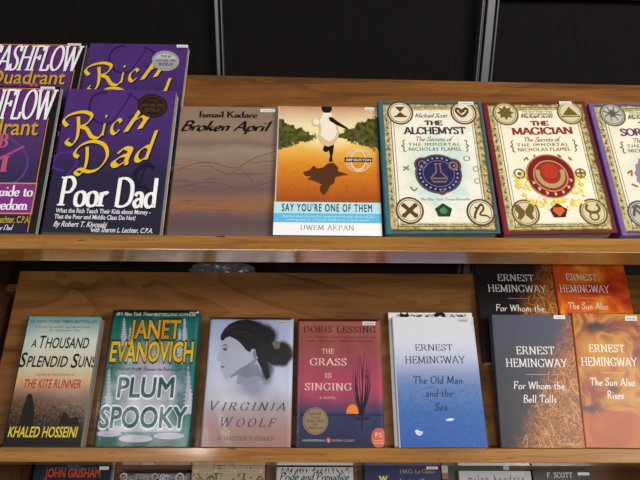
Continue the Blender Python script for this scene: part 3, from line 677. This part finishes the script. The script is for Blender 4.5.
ornate_book('parchment hardcover with red border and red round emblem on the upper ledge', .2495, 1.6, parchment_cover('red_border_cover', '#8a2a2c', '#521a1c', '#f6eecb', .5, '#f3e8d0'), '6e1c20', 'MAGICIAN', '8a2f22', 'm')
ornate_book('parchment hardcover with purple border, cut by the right edge of the upper ledge', .4030, 1.7, parchment_cover('purple_border_cover', '#8c6aa8', '#5c4278', '#cfc4d4', .7, '#ece4cc'), '6a4486', 'SORCERESS', '6a3566', 's')

# ---------------------------------------------------------------- middle tier
def haze_cover():
    n = NB('dusty_city_cover', .35, .25)
    c = n.ramp(n.add(n.v, n.mul(n.op('SUBTRACT', n.noise(3, 6, 4), .5), .1)), [(0, '#5f8f92'), (.1, '#a5b6ae'), (.2, '#c9cfc4'), (.42, '#c4bd9c'), (.53, '#c79a68'), (.6, '#8f6a58'), (.66, '#664530'), (.8, '#332318'), (.93, '#171210'), (1, '#120e0d')])
    c = n.mix(c, '#3f9096', n.mul(n.spot(0, .06, .3, .5, .0), .35))
    f = n.noise(40, 40, 4, .7); c = n.mix(c, '#a57c4e', n.mul(n.sm(f, .52, .7), n.mul(n.sm(n.v, .63, .7), n.sm(n.v, .9, .78))))
    c = n.mix(c, '#18110d', n.mul(n.sm(n.noise(34, 30, 3, .6, 0, 3), .5, .7), n.mul(n.sm(n.v, .64, .7), n.sm(n.v, 1.02, .9))))
    return n.out(c)
b = Book('paperback_book', 'thick paperback of a robed figure above a dusty city, leftmost on the middle ledge', 1, -.4614, .1183, .2043, .022, haze_cover(), '1d1512', rot=-.1, group=MID, grid=(85, -80, 227, 17, 51, 402))
b.shapes('cover_picture', [(ink('1a1412'), [b.poly([(58, 402), (62, 372), (70, 340), (78, 318), (82, 302), (90, 297), (98, 302), (101, 318), (106, 345), (104, 372), (100, 400)]), b.poly([(185, 372), (196, 352), (205, 356), (212, 370), (240, 366), (246, 392), (180, 392)])])])
bk_ = ink('15171a'); rd = ink('a82e2a')
b.shapes('title_lettering', [(bk_, b.line(sans_text('A', .02, .15), 93, 109, 153, 25)+b.line(sans_text('T', .02, .15), 117, 136, 155, 40)+b.line(sans_text('HOUSAND', .022, .15), 137, 272, 155, 34)
         + b.line(sans_text('S', .02, .15), 55, 76, 216, 46)+b.line(sans_text('PLENDID', .022, .15), 78, 205, 215, 34)+b.line(sans_text('S', .02, .15), 216, 238, 217, 44)+b.line(sans_text('UNS', .022, .15), 239, 292, 215, 34))])
b.shapes('small_lettering', [(ink('4a4f52'), b.line(sans_text('#1 NEW YORK TIMES BESTSELLER', .01, .15), 92, 300, 72, 9)+b.line(sans_text('"A brave, honorable, big-hearted book."', 0, .2), 105, 285, 89, 7)+b.line(sans_text('- The Washington Post', 0, .2), 140, 248, 100, 7)),
         (rd, b.line(sans_text('A NOVEL BY THE AUTHOR OF', 0), 105, 228, 243, 7)+b.line(sans_text('THE KITE RUNNER', .02, .12), 70, 247, 281, 27))])
b.shapes('author_lettering', [(ink('dcc23e'), b.line(sans_text('KHALED HOSSEINI', .02, .12), 24, 237, 426, 30))])

def teal_cover():
    n = NB('teal_forest_cover', .3, .3)
    c = n.mix('#1f6a62', '#2b8478', n.noise(4, 5, 3))
    fog = n.mul(n.spot(.5, .58, .46, .46, .3, n.noise(7, 9, 4)), 1.0)
    c = n.mix(c, '#b9b6c6', fog)
    c = n.mix(c, '#1c5f58', n.sm(n.v, .90, .97)); c = n.mix(c, '#185048', n.sm(n.v, .12, .02))
    return n.out(c)
b = Book('hardcover_book', 'teal hardcover with big yellow and teal capitals in a shiny wrapper on the middle ledge', 1, -.3227, .1415, .2145, .024, teal_cover(), '1b5a52', rot=.1, nfront=.002, hard=True, group=MID, grid=(70, -55, 275, 15, 33, 422))
pale = ink('b4b6c4')
def pine(cx, top, bot, w, seed):
    rnd = random.Random(seed); k = 11; P = []
    for i in range(k):
        y = top+(bot-top)*i/k; ww = w*(.25+.75*i/k)*rnd.uniform(.75, 1.2)
        P.append(b.poly([(cx, y-4), (cx-ww, y+(bot-top)/k*.8), (cx-ww*.5, y+(bot-top)/k*.75), (cx-ww*.6, y+(bot-top)/k*1.3), (cx, y+(bot-top)/k*.9), (cx+ww*.6, y+(bot-top)/k*1.3), (cx+ww*.5, y+(bot-top)/k*.75), (cx+ww, y+(bot-top)/k*.8)]))
    return P
b.shapes('cover_picture', [(pale, pine(104, 58, 150, 17, 1)+pine(124, 90, 205, 20, 7)+pine(296, 60, 150, 16, 2)+pine(280, 95, 205, 20, 8)+pine(58, 225, 350, 22, 3)+pine(306, 215, 360, 24, 4)),
    (ink('c5c2d2'), [b.ell(60, 418, 38, 9), b.ell(142, 432, 52, 11), b.ell(245, 424, 48, 10), b.poly([(70, 395), (285, 395), (280, 412), (60, 412)])])])
ou = ink('0f3a34'); ye = ink('edc11c'); yo = ink('e3a322')
J = sans_text('JANET', .03); EV = sans_text('EVANOVICH', .03); PL = sans_text('PLUM', .03); SP = sans_text('SPOOKY', .03)
JB = sans_text('JANET', .075); EB = sans_text('EVANOVICH', .075); PB = sans_text('PLUM', .075); SB = sans_text('SPOOKY', .075)
b.shapes('author_lettering', [(ou, b.line(JB, 116, 283, 127, 64)+b.line(EB, 55, 322, 201, 66)), (yo, b.line(J, 119, 280, 125, 60)), (ye, b.line(EV, 58, 319, 199, 62))])
b.shapes('title_lettering', [(ink('e9eaef'), b.line(PB, 79, 262, 312, 65)+b.line(SB, 24, 302, 402, 64)), (ink('1d5d5a'), b.line(PL, 83, 258, 310, 60)+b.line(SP, 28, 298, 400, 60))])
b.shapes('small_lettering', [(ink('dfe8e4'), b.line(sans_text('#1', .02), 80, 98, 49, 11)+b.line(pen_text('New York Times', .15, .4, 35, 0, .3), 104, 196, 50, 13)+b.line(sans_text('BESTSELLING AUTHOR', .005), 199, 332, 51, 9)),
                             (ink('25474a'), b.line(sans_text('A STEPHANIE PLUM', .01), 50, 158, 228, 9)+b.line(pen_text('Between the Numbers', .13, .4, 35, 0, .3), 165, 270, 229, 12)+b.line(sans_text('NOVEL', .01), 274, 317, 230, 9))])
b.sticker(312, 342, 31, 41)
b.sleeve(3, .0006)

def mist_cover():
    n = NB('pale_portrait_cover', .35, .25)
    c = n.ramp(n.v, [(0, '#aab5d0'), (.3, '#bcc6de'), (.55, '#c8cbdc'), (.7, '#b4aab0'), (.85, '#b08f88'), (1, '#a5837a')])
    w = n.noise(9, 12, 4, .6)
    c = n.mix(c, '#8f94aa', n.mul(n.spot(.55, .56, .26, .13, .2), .8))          # neck and shoulder, out of focus
    c = n.mix(c, '#dfe3ee', n.mul(n.spot(.3, .66, .4, .10, .1), .5))
    c = n.mix(c, '#2b292f', n.spot(.50, .165, .36, .165, .72, w, .35)); c = n.mix(c, '#2b292f', n.spot(.855, .29, .175, .12, .7, w, .35))
    c = n.mix(c, '#46454e', n.mul(n.spot(.70, .42, .12, .14, .3, w, .5), .9))
    return n.out(c)
b = Book('paperback_book', 'pale blue paperback with a profile portrait of a woman, on the middle ledge', 1, -.1647, .1370, .2029, .017, mist_cover(), 'b9b4b8', rot=-.2, group=MID, grid=(52, -37, 263, 30, 43, 414))
hair, hair2, face, fsh, neck = ink('262429'), ink('37343a'), ink('b4b8c8'), ink('868a9d'), ink('9a9eb0')
b.shapes('cover_picture', [
    (neck, [b.poly([(134, 224), (190, 195), (206, 222), (214, 246), (196, 262), (160, 268), (132, 262), (136, 244)])]),
    (fsh, [b.poly([(140, 234), (176, 210), (200, 196), (212, 240), (190, 236), (164, 244)])]),
    (face, [b.poly([(92, 108), (84, 122), (82, 145), (80, 160), (71, 180), (72, 187), (82, 190), (84, 198), (80, 204), (84, 212), (82, 218), (90, 226), (90, 238), (100, 247), (118, 243), (150, 226), (176, 210), (198, 190), (206, 150), (180, 100), (130, 86)])]),
    (fsh, [b.poly([(112, 245), (150, 226), (176, 210), (198, 190), (196, 176), (168, 200), (140, 216), (116, 236)]), b.poly([(88, 146), (104, 140), (110, 144), (96, 150)]), b.ell(192, 166, 7, 14)]),
    (ink('3a3840'), [b.poly([(88, 150), (98, 147), (106, 151), (98, 155)]), b.poly([(84, 139), (98, 133), (110, 137), (98, 137)]), b.poly([(82, 207), (92, 206), (97, 209), (88, 211)])]),
    (hair, [b.poly([(84, 118), (84, 104), (94, 84), (112, 64), (138, 51), (168, 47), (196, 54), (218, 68), (234, 92), (244, 118), (248, 150), (240, 176), (224, 190), (206, 188), (198, 170), (194, 150), (184, 148), (176, 160), (164, 152), (150, 132), (132, 116), (112, 106), (100, 112), (92, 122)]), b.ell(256, 164, 36, 37), b.poly([(196, 180), (226, 182), (236, 205), (240, 240), (228, 250), (214, 214)])]),
    (hair2, b.brush([(104, 86), (140, 68), (190, 80), (222, 120)], 6, 2)+b.brush([(118, 96), (160, 90), (200, 120), (220, 160)], 5, 2)+b.brush([(240, 140), (270, 150), (284, 180)], 5, 2)),
    (ink('77745c'), [b.poly([(246, 128), (262, 120), (274, 128), (270, 146), (256, 148)])])])
tx = ink('3c4b66')
b.shapes('title_lettering', [(tx, b.line(pen_text('V', .11, .28, 15, .2, .25), 46, 80, 347, 29)+b.line(pen_text('IRGINIA', .11, .28, 15, .2, .25, .3), 84, 291, 347, 25)+b.line(pen_text('W', .11, .28, 15, .2, .25), 80, 124, 398, 31)+b.line(pen_text('OOLF', .11, .28, 15, .2, .25, .35), 132, 261, 397, 26))])
b.shapes('subtitle_lettering', [(ink('5c4a50'), b.line(pen_text("A WRITER'S DIARY", .12, .3, 15, .18, .25, .14), 68, 256, 438, 12))])
b.sticker(262, 297, 50, 62, 'c3c2c4')
b.sleeve(11, .0006)

def dusk_cover():
    n = NB('dusk_sky_cover', .35, .25)
    c = n.ramp(n.add(n.v, n.mul(n.op('SUBTRACT', n.noise(2, 5, 3), .5), .05)), [(0, '#a86458'), (.22, '#9a5450'), (.36, '#a44e5e'), (.52, '#b84e66'), (.62, '#aa4c66'), (.70, '#6d4468'), (.76, '#3f3f66'), (.9, '#34385c'), (1, '#2a2e4c')])
    return n.out(c)
b = Book('paperback_book', 'dusk red paperback with a bare bush and setting sun, on the middle ledge', 1, -.0209, .1356, .2011, .017, dusk_cover(), '7a4a50', rot=-.1, group=MID, grid=(42, -10, 261, 29, 48, 411))
rnd = random.Random(5); br = []
for k in range(20):
    x = 245+rnd.uniform(-6, 6); s0 = rnd.uniform(-24, 24); br += b.brush([(x, 362), (x+s0*.7, 310), (x+s0*1.1, 260), (x+s0*.9+rnd.uniform(-6, 6), rnd.uniform(165, 235))], 3.2, .8)
br += b.brush([(246, 405), (247, 360), (248, 300), (250, 210), (254, 158)], 6, 1.2)
b.shapes('cover_picture', [(ink('f0913e'), [b.ell(217, 357, 21, 30, 24, 180, 360)]), (ink('2c3156'), [b.poly([(20, 357), (320, 357), (320, 364), (20, 366)])]), (ink('2e1c2c'), br+[b.ell(247, 372, 26, 5)])])
b.shapes('author_lettering', [(ink('3a1f26'), b.line(pen_text('DORIS LESSING', .13, .35, 15, .2, 0, .12), 62, 291, 92, 21))])
cm = ink('e6d9c6')
b.shapes('title_lettering', [(cm, b.line(pen_text('THE', .13, .35, 15, .2, 0, .1), 118, 157, 164, 16)+b.line(pen_text('GRASS', .13, .35, 15, .2, 0, .1), 80, 197, 203, 23)+b.line(pen_text('IS', .13, .35, 15, .2, 0, .1), 128, 148, 244, 16)+b.line(pen_text('SINGING', .13, .35, 15, .2, 0, .1), 63, 214, 284, 23)+b.line(pen_text('A NOVEL', .13, .35, 15, .2, 0, .3), 110, 163, 311, 7))])
b.shapes('small_lettering', [(ink('4d2630'), b.line(sans_text('There is passion here, a piercing accuracy, a flawless first novel', 0), 66, 288, 110, 6)+b.line(sans_text('complete  -  Daily Telegraph  -  A NEW YORK TIMES NOTABLE', 0), 66, 284, 124, 6)),
                             (ink('c9c2c4'), b.line(sans_text('HARPERPERENNIAL', .01, 0, 1.15), 55, 128, 442, 6.5)+b.line(sans_text('MODERN CLASSICS', 0, 0, 1.15), 150, 222, 442, 6.5)), (ink('d05a42'), [b.ell(139, 438, 7.5, 7.5)]), (ink('f0e0d0'), b.brush([(139, 434), (137, 438), (141, 440), (139, 443)], 1.6))])
se = b.shapes('round_seal', [(ink('9c8667'), [b.ell(97, 380, 41, 42)]), (ink('6f5c48'), b.ring(97, 380, 38, 39, .05))]); se['label'] = 'tan round prize seal'
b.shapes('seal_lettering', [(ink('4f3e30'), b.line(sans_text('WINNER', .01), 78, 116, 362, 7)+b.line(sans_text('OF THE', .01), 82, 112, 373, 6)+b.line(sans_text('NOBEL PRIZE', .01), 68, 126, 384, 7)+b.line(sans_text('FOR', .01), 88, 106, 394, 6)+b.line(sans_text('LITERATURE', .01), 71, 123, 405, 7))], parent=se)
b.shapes('corner_badge', [(ink('d0694a'), [b.ell(301, 430, 24, 30)]), (ink('f2ddd0'), b.line(pen_text('P.S.', .16, .4, 10, .15), 290, 313, 428, 13)+b.line(sans_text('Insights,', 0), 284, 316, 440, 5)+b.line(sans_text('Interviews', 0), 285, 316, 448, 5))])
b.sticker(247, 288, 53, 66)
b.sleeve(23, .0006)

def sea_cover():
    n = NB('blue_sea_cover', .4, .15)
    c = n.ramp(n.v, [(0, '#dadade'), (.2, '#d2d4de'), (.34, '#b9c0d6'), (.47, '#8193bd'), (.56, '#6380b5'), (.75, '#3f69ac'), (1, '#2f5ba6')])
    w = n.noise(14, 42, 5, .65)
    c = n.mix(c, '#2f5596', n.mul(n.sm(w, .48, .72), n.mul(n.sm(n.v, .42, .6), .7))); c = n.mix(c, '#8fb0dc', n.mul(n.sm(n.noise(18, 60, 4, .6, 0, 4), .62, .8), n.mul(n.sm(n.v, .45, .7), .6)))
    return n.out(c)
def brush_cover():
    n = NB('black_and_white_brushwork_cover', .4, .15)
    f = n.noise(9, 22, 3, .55, 2.5)
    return n.out(n.mix('#d9d9de', '#121216', n.sm(f, .5, .54)))
bw = brush_cover()
b = Book('paperback_book', 'white paperback with black brushwork, peeking out behind the blue sea paperback', 1,   .1312, .1400, .2185, .0095, bw, 'd4d4d8', nfront=-.0121, rot=.15, group=MID)
b.shapes('cover_picture', [(ink('e6e6ea'), [b.rect(0, .085, 0, 1), b.rect(0, 1, .0, .012), b.rect(.93, 1, 0, .26), b.rect(.93, 1, .5, 1)]), (ink('131318'), b.brush([(.14, .012), (.2, .03), (.24, .008)], .03)+b.brush([(.55, .03), (.62, .006), (.68, .03)], .035))])
b = Book('paperback_book', 'white to blue sea paperback with dark serif title, on top at the middle ledge', 1, .1359, .1346, .2066, .0118, sea_cover(), 'cfd0d6', rot=.4, group=MID, grid=(35, 25, 255, 18, 52, 405))
dk = ink('2b3048')
b.shapes('author_lettering', [(dk, b.line(pen_text('ERNEST', .12, .32, 15, .2, 0, .08), 111, 227, 163, 20)+b.line(pen_text('HEMINGWAY', .12, .32, 15, .2, 0, .06), 78, 268, 204, 23)), (ink('8d93a8'), [b.rect(140, 212, 223.4, 224.6)])])
b.shapes('title_lettering', [(dk, b.line(pen_text('The Old Man', .13, .4, 25, 0, .1, .06), 105, 257, 268, 24)+b.line(pen_text('and the', .13, .4, 25, 0, .1, .06), 142, 227, 308, 24)+b.line(pen_text('Sea', .13, .4, 25, 0, .1, .06), 171, 209, 350, 24))])
b.shapes('cover_picture', [(ink('d5dbe6'), [b.poly([(108, 408), (116, 405), (124, 410), (134, 412), (130, 420), (122, 424), (112, 418)]), b.poly([(202, 377), (218, 372), (232, 374), (224, 380), (210, 381)])]), (ink('b9a8b4'), [b.poly([(118, 414), (128, 413), (124, 422)])])])
b.sticker(243, 274, 58, 69, 'bcbcc2')

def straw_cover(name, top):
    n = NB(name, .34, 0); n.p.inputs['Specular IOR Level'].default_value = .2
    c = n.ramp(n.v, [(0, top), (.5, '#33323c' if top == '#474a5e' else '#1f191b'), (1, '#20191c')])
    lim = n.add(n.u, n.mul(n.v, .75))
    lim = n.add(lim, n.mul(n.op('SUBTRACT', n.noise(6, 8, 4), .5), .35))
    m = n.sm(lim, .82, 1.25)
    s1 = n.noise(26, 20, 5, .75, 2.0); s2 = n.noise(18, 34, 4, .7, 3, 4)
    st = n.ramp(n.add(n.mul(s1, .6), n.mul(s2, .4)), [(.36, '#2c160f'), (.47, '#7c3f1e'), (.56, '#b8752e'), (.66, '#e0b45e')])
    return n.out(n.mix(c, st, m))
def straw_lines(b, seed, grid_top):
    rnd = random.Random(seed); L1, L2 = [], []
    for k in range(150):
        v = rnd.uniform(.3, 1.0); u = rnd.uniform(max(.05, 1.1-v*.95), 1.05)
        a = rnd.uniform(0, 6.28); l = rnd.uniform(.06, .2); cu = rnd.uniform(-.04, .04)
        X = lambda t: (u+l*t*math.cos(a)+cu*t*t, v+l*.66*t*math.sin(a)+cu*(1-t*t)*.5)
        pts = [(x*190+62+23*y, 143+318*y) for x, y in (X(-.5), X(0), X(.5))]
        (L1 if k % 2 else L2).extend(b.brush(pts, 1.5, .6))
    b.shapes('cover_picture', [(ink('8f4f24'), L2), (ink('d39a48'), L1)])
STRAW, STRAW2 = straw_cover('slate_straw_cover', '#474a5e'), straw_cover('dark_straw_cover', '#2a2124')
def bell_book(label, args, kw, cover, plastic=True):
    b = Book('paperback_book', label, 1, *args, cover=cover, spine='221c22', group=MID, grid=(62, 23, 190, 12, 143, 318), **kw)
    straw_lines(b, 8, 0)
    wh = ink('e4dcd6')
    b.shapes('author_lettering', [(wh, b.line(pen_text('ERNEST', .12, .32, 15, .2, 0, .08), 125, 215, 241, 19)+b.line(pen_text('HEMINGWAY', .12, .32, 15, .2, 0, .06), 99, 247, 272, 20)), (ink('b9a79c'), [b.rect(147, 200, 289.6, 290.6)])])
    b.shapes('title_lettering', [(wh, b.line(pen_text('For Whom the', .13, .4, 25, 0, .1, .06), 118, 239, 325, 18)+b.line(pen_text('Bell Tolls', .13, .4, 25, 0, .1, .06), 141, 220, 357, 18))])
    b.spine_text(sans_text('ERNEST HEMINGWAY   For Whom the Bell Tolls'), .08, .85, .38, .0042, ink('8f8892'))
    if plastic: b.sticker(212, 239, 143.5, 152.5); pass
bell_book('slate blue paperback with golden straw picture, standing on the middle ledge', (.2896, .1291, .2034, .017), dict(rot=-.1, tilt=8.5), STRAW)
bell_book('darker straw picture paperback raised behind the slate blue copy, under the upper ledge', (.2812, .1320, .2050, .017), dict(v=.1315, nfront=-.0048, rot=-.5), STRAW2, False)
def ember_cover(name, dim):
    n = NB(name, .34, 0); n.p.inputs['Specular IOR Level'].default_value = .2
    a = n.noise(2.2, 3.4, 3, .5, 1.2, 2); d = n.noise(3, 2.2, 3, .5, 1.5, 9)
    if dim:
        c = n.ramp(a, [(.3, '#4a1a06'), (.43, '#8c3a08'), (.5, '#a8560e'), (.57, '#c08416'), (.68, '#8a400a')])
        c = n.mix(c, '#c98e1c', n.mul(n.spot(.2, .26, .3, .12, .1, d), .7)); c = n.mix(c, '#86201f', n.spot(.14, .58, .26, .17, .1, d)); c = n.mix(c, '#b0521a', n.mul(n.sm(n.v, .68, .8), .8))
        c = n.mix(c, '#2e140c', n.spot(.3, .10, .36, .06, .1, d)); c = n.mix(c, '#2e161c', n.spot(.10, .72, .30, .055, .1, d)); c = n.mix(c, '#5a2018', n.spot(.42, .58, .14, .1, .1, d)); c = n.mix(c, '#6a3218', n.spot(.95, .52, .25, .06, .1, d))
    else:
        c = n.ramp(a, [(.3, '#a52c14'), (.45, '#d4481a'), (.56, '#e0661e'), (.66, '#ee9a34'), (.76, '#d5581c')])
        c = n.mix(c, '#b02a18', n.spot(.5, .38, .7, .08, .2, d))
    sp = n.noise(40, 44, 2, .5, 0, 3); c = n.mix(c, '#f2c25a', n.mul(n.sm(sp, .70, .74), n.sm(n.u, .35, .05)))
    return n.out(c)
def ember_book(label, args, kw, cover, plastic=True):
    b = Book('paperback_book', label, 1, *args, cover=cover, spine='a0431c', group=MID, grid=(257, 30, 193, 14, 150, 312), **kw)
    wh = ink('f0e2d2')
    b.shapes('author_lettering', [(wh, b.line(pen_text('ERNEST', .12, .32, 15, .2, 0, .08), 301, 385, 243, 18)+b.line(pen_text('HEMINGWAY', .12, .32, 15, .2, 0, .06), 281, 417, 276, 20)), (ink('e8b98a'), [b.rect(328, 380, 291.6, 292.6)])])
    b.shapes('title_lettering', [(wh, b.line(pen_text('The Sun Also', .13, .4, 25, 0, .1, .06), 302, 409, 322, 18)+b.line(pen_text('Rises', .13, .4, 25, 0, .1, .06), 343, 382, 352, 18))])
    if plastic: b.sticker(386, 414, 154, 166)
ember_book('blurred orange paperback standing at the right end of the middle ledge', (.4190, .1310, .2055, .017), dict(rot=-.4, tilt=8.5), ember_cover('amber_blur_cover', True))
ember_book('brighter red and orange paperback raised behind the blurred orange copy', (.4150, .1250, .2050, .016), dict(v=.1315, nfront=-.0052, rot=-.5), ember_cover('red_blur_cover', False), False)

# ---------------------------------------------------------------- lowest tier: only the heads of the books show
def plain(name, stops, nz=None, rough=.4):
    n = NB(name, rough, .15); c = n.ramp(n.v, stops)
    if nz: c = n.mix(c, nz[0], n.sm(n.noise(nz[1], nz[1]*1.4, 4, .6, nz[2]), nz[3], nz[3]+.06))
    return n.out(c)
b = Book('paperback_book', 'black paperback with red capitals, leftmost under the middle ledge', 2, -.5120, .1450, .2325, .018, plain('black_thriller_cover', [(0, '#101418'), (.1, '#12242c'), (.3, '#141416'), (1, '#0c0c0e')]), '0d0d10', group=LOW)
b.shapes('author_lettering', [(ink('c2402e'), b.line(sans_text('JOHN GRISHAM', .03), .16, .86, .098, .062))])
b.shapes('small_lettering', [(ink('587a88'), b.line(sans_text('#1 NEW YORK TIMES BESTSELLING AUTHOR', 0), .22, .80, .034, .010)+b.line(sans_text('THE', .01), .42, .58, .018, .010))])
b.sticker(.84, .96, .018, .042)
b = Book('paperback_book', 'grey paperback with a dark filigree pattern, second from the left under the middle ledge', 2, -.3510, .1290, .2185, .018, plain('grey_filigree_cover', [(0, '#8c8a8c'), (1, '#6e6a6c')], ('#1d1b20', 16, 2.5, .5)), '1d1b20', group=LOW)
rnd = random.Random(12); fi = []
for k in range(26):
    x, y = rnd.uniform(.05, .95), rnd.uniform(.03, .3); r = rnd.uniform(.03, .07); fi += b.ring(x, y, r, r*.66, .25, 16, rnd.uniform(0, 180), rnd.uniform(260, 420))
b.shapes('cover_picture', [(ink('17161a'), [b.rect(0, 1, 0, .012)]), (ink('c2bfbc'), fi)])
b = Book('paperback_book', 'cream paperback with swirling floral pattern, third from the left under the middle ledge', 2, -.2185, .1350, .2310, .014, plain('cream_floral_cover', [(0, '#a89878'), (1, '#9a8a6c')], ('#7a4f3c', 9, 2.2, .56)), 'a89878', group=LOW)
fi = []; g2 = []
for k in range(22):
    x, y = rnd.uniform(0, 1), rnd.uniform(.0, .3); a = rnd.uniform(0, 6.28); q = b.brush([(x, y), (x+.05*math.cos(a), y+.04*math.sin(a)), (x+.09*math.cos(a+.7), y+.07*math.sin(a+.7)), (x+.08*math.cos(a+1.4), y+.08*math.sin(a+1.4))], .03, .006); (fi if k % 2 else g2).extend(q)
b.shapes('cover_picture', [(ink('7e3f34'), fi), (ink('565c3c'), g2)])
b.shapes('series_lettering', [(ink('b9ad90'), [b.rect(.02, .98, .03, .058)]), (ink('6f644e'), b.line(sans_text('DOVER  THRIFT  EDITIONS', .005, 0, 1.2), .10, .92, .053, .018))])
b = Book('paperback_book', 'white paperback with black hand-inked title, centre of the row under the middle ledge', 2, -.0615, .1440, .2280, .016, plain('white_ink_cover', [(0, '#b9b6b4'), (1, '#aeaba9')]), 'a5a2a0', group=LOW)
tk = b.line(pen_text('Pride and Prejudice', .16, .35, 40, 0, .25), .05, .95, .098, .055)
dr = []
for k in range(16):
    x = .08+.055*k+rnd.uniform(-.01, .01); y = .04+rnd.uniform(-.015, .01); dr += b.brush([(x, y), (x+rnd.uniform(-.03, .04), y-.025), (x+rnd.uniform(-.02, .05), y+.02)], .012, .004)
b.shapes('title_lettering', [(ink('131214'), tk+dr)])
b = Book('paperback_book', 'navy paperback with small orange author line, in the lowest row beside the white inked book', 2, .1015, .1445, .2335, .018, plain('navy_cover', [(0, '#1c2150'), (.3, '#1a1d44'), (1, '#141632')]), '14163a', group=LOW)
b.shapes('author_lettering', [(ink('a98a62'), b.line(pen_text('J.M.G. Le Clezio', .13, .4, 15, .15), .47, .93, .068, .03)+b.brush([(.845, .034), (.86, .028)], .006, smooth=False))])
b.shapes('title_lettering', [(ink('c9c24e'), b.line(pen_text('W', .2, .4, 15, .2), .19, .32, .13, .042)), (ink('9a93a8'), b.line(pen_text('andering Star', .12, .4, 15, .2), .34, .9, .15, .04))])
b.sticker(.82, .97, .018, .038)
b = Book('paperback_book', 'dark green paperback with white corner bars, standing behind the white lower case titled one', 2, .2510, .1285, .2375, .0098, plain('dark_green_cover', [(0, '#2e3a2e'), (1, '#26302a')]), '2b352b', nfront=-.0121, group=LOW)
b.shapes('corner_bar', [(ink('b4b4ac'), [b.rect(0, .09, 0, .075), b.rect(.915, 1, 0, .055)]), (ink('8c5a40'), [b.rect(0, .09, .075, .12)])])
b = Book('paperback_book', 'white paperback with spaced lower case author name, in front of the dark green one', 2, .2795, .1360, .2220, .0118, plain('plain_white_cover', [(0, '#b0aead'), (1, '#a8a6a4')]), 'a19f9e', group=LOW)
b.shapes('author_lettering', [(ink('2c2b2e'), b.line(pen_text('milan kundera', .14, .4, 15, .18, 0, .3), .12, .90, .078, .045))])
b.sticker(.74, .9, .015, .035, 'c9c7c4')
b = Book('paperback_book', 'black paperback with white capital author name, last on the right under the middle ledge', 2, .4175, .1115, .2240, .018, plain('black_novel_cover', [(0, '#15151d'), (1, '#101016')]), '101016', group=LOW)
b.shapes('author_lettering', [(ink('cfccd0'), b.line(pen_text('F. SCOTT', .13, .35, 15, .2, 0, .08), .25, .68, .062, .042)+b.line(pen_text('FITZGERALD', .13, .35, 15, .2, 0, .08), .16, .84, .125, .042))])
b.sticker(.78, .97, .020, .042)

# ---------------------------------------------------------------- crumpled clear wrap behind the middle slope
def wrap():
    rnd = random.Random(9); bm = bmesh.new()
    bmesh.ops.create_icosphere(bm, subdivisions=4, radius=1)
    ph = [(Vector((rnd.uniform(-9, 9), rnd.uniform(-9, 9), rnd.uniform(-9, 9))), rnd.uniform(0, 6)) for _ in range(9)]
    for v in bm.verts:
        d = sum(abs(math.sin(v.co.dot(k)+p)) for k, p in ph)/9
        v.co = v.co*(.62+.6*d)
        v.co = Vector((v.co.x*.058, v.co.y*.016, v.co.z*.027))
    n = NB('crumpled_clear_wrap', .18, 0, 'Object')
    n.p.inputs['Transmission Weight'].default_value = .55; n.p.inputs['Roughness'].default_value = .2; n.p.inputs['Alpha'].default_value = .55
    o = from_bm('plastic_wrap', bm, [n.out('#8d8f92')]); z = min(v.co.z for v in o.data.vertices)
    o['label'] = 'crumpled clear plastic wrap lying behind the middle sloping shelf'; o['category'] = 'wrapper'
    return o, z
wo, wz = wrap()
rail_top = frame(1, -.155, .275, -.078)
wo.location = Vector((-.155, rail_top.translation.y, rail_top.translation.z-wz+.010))
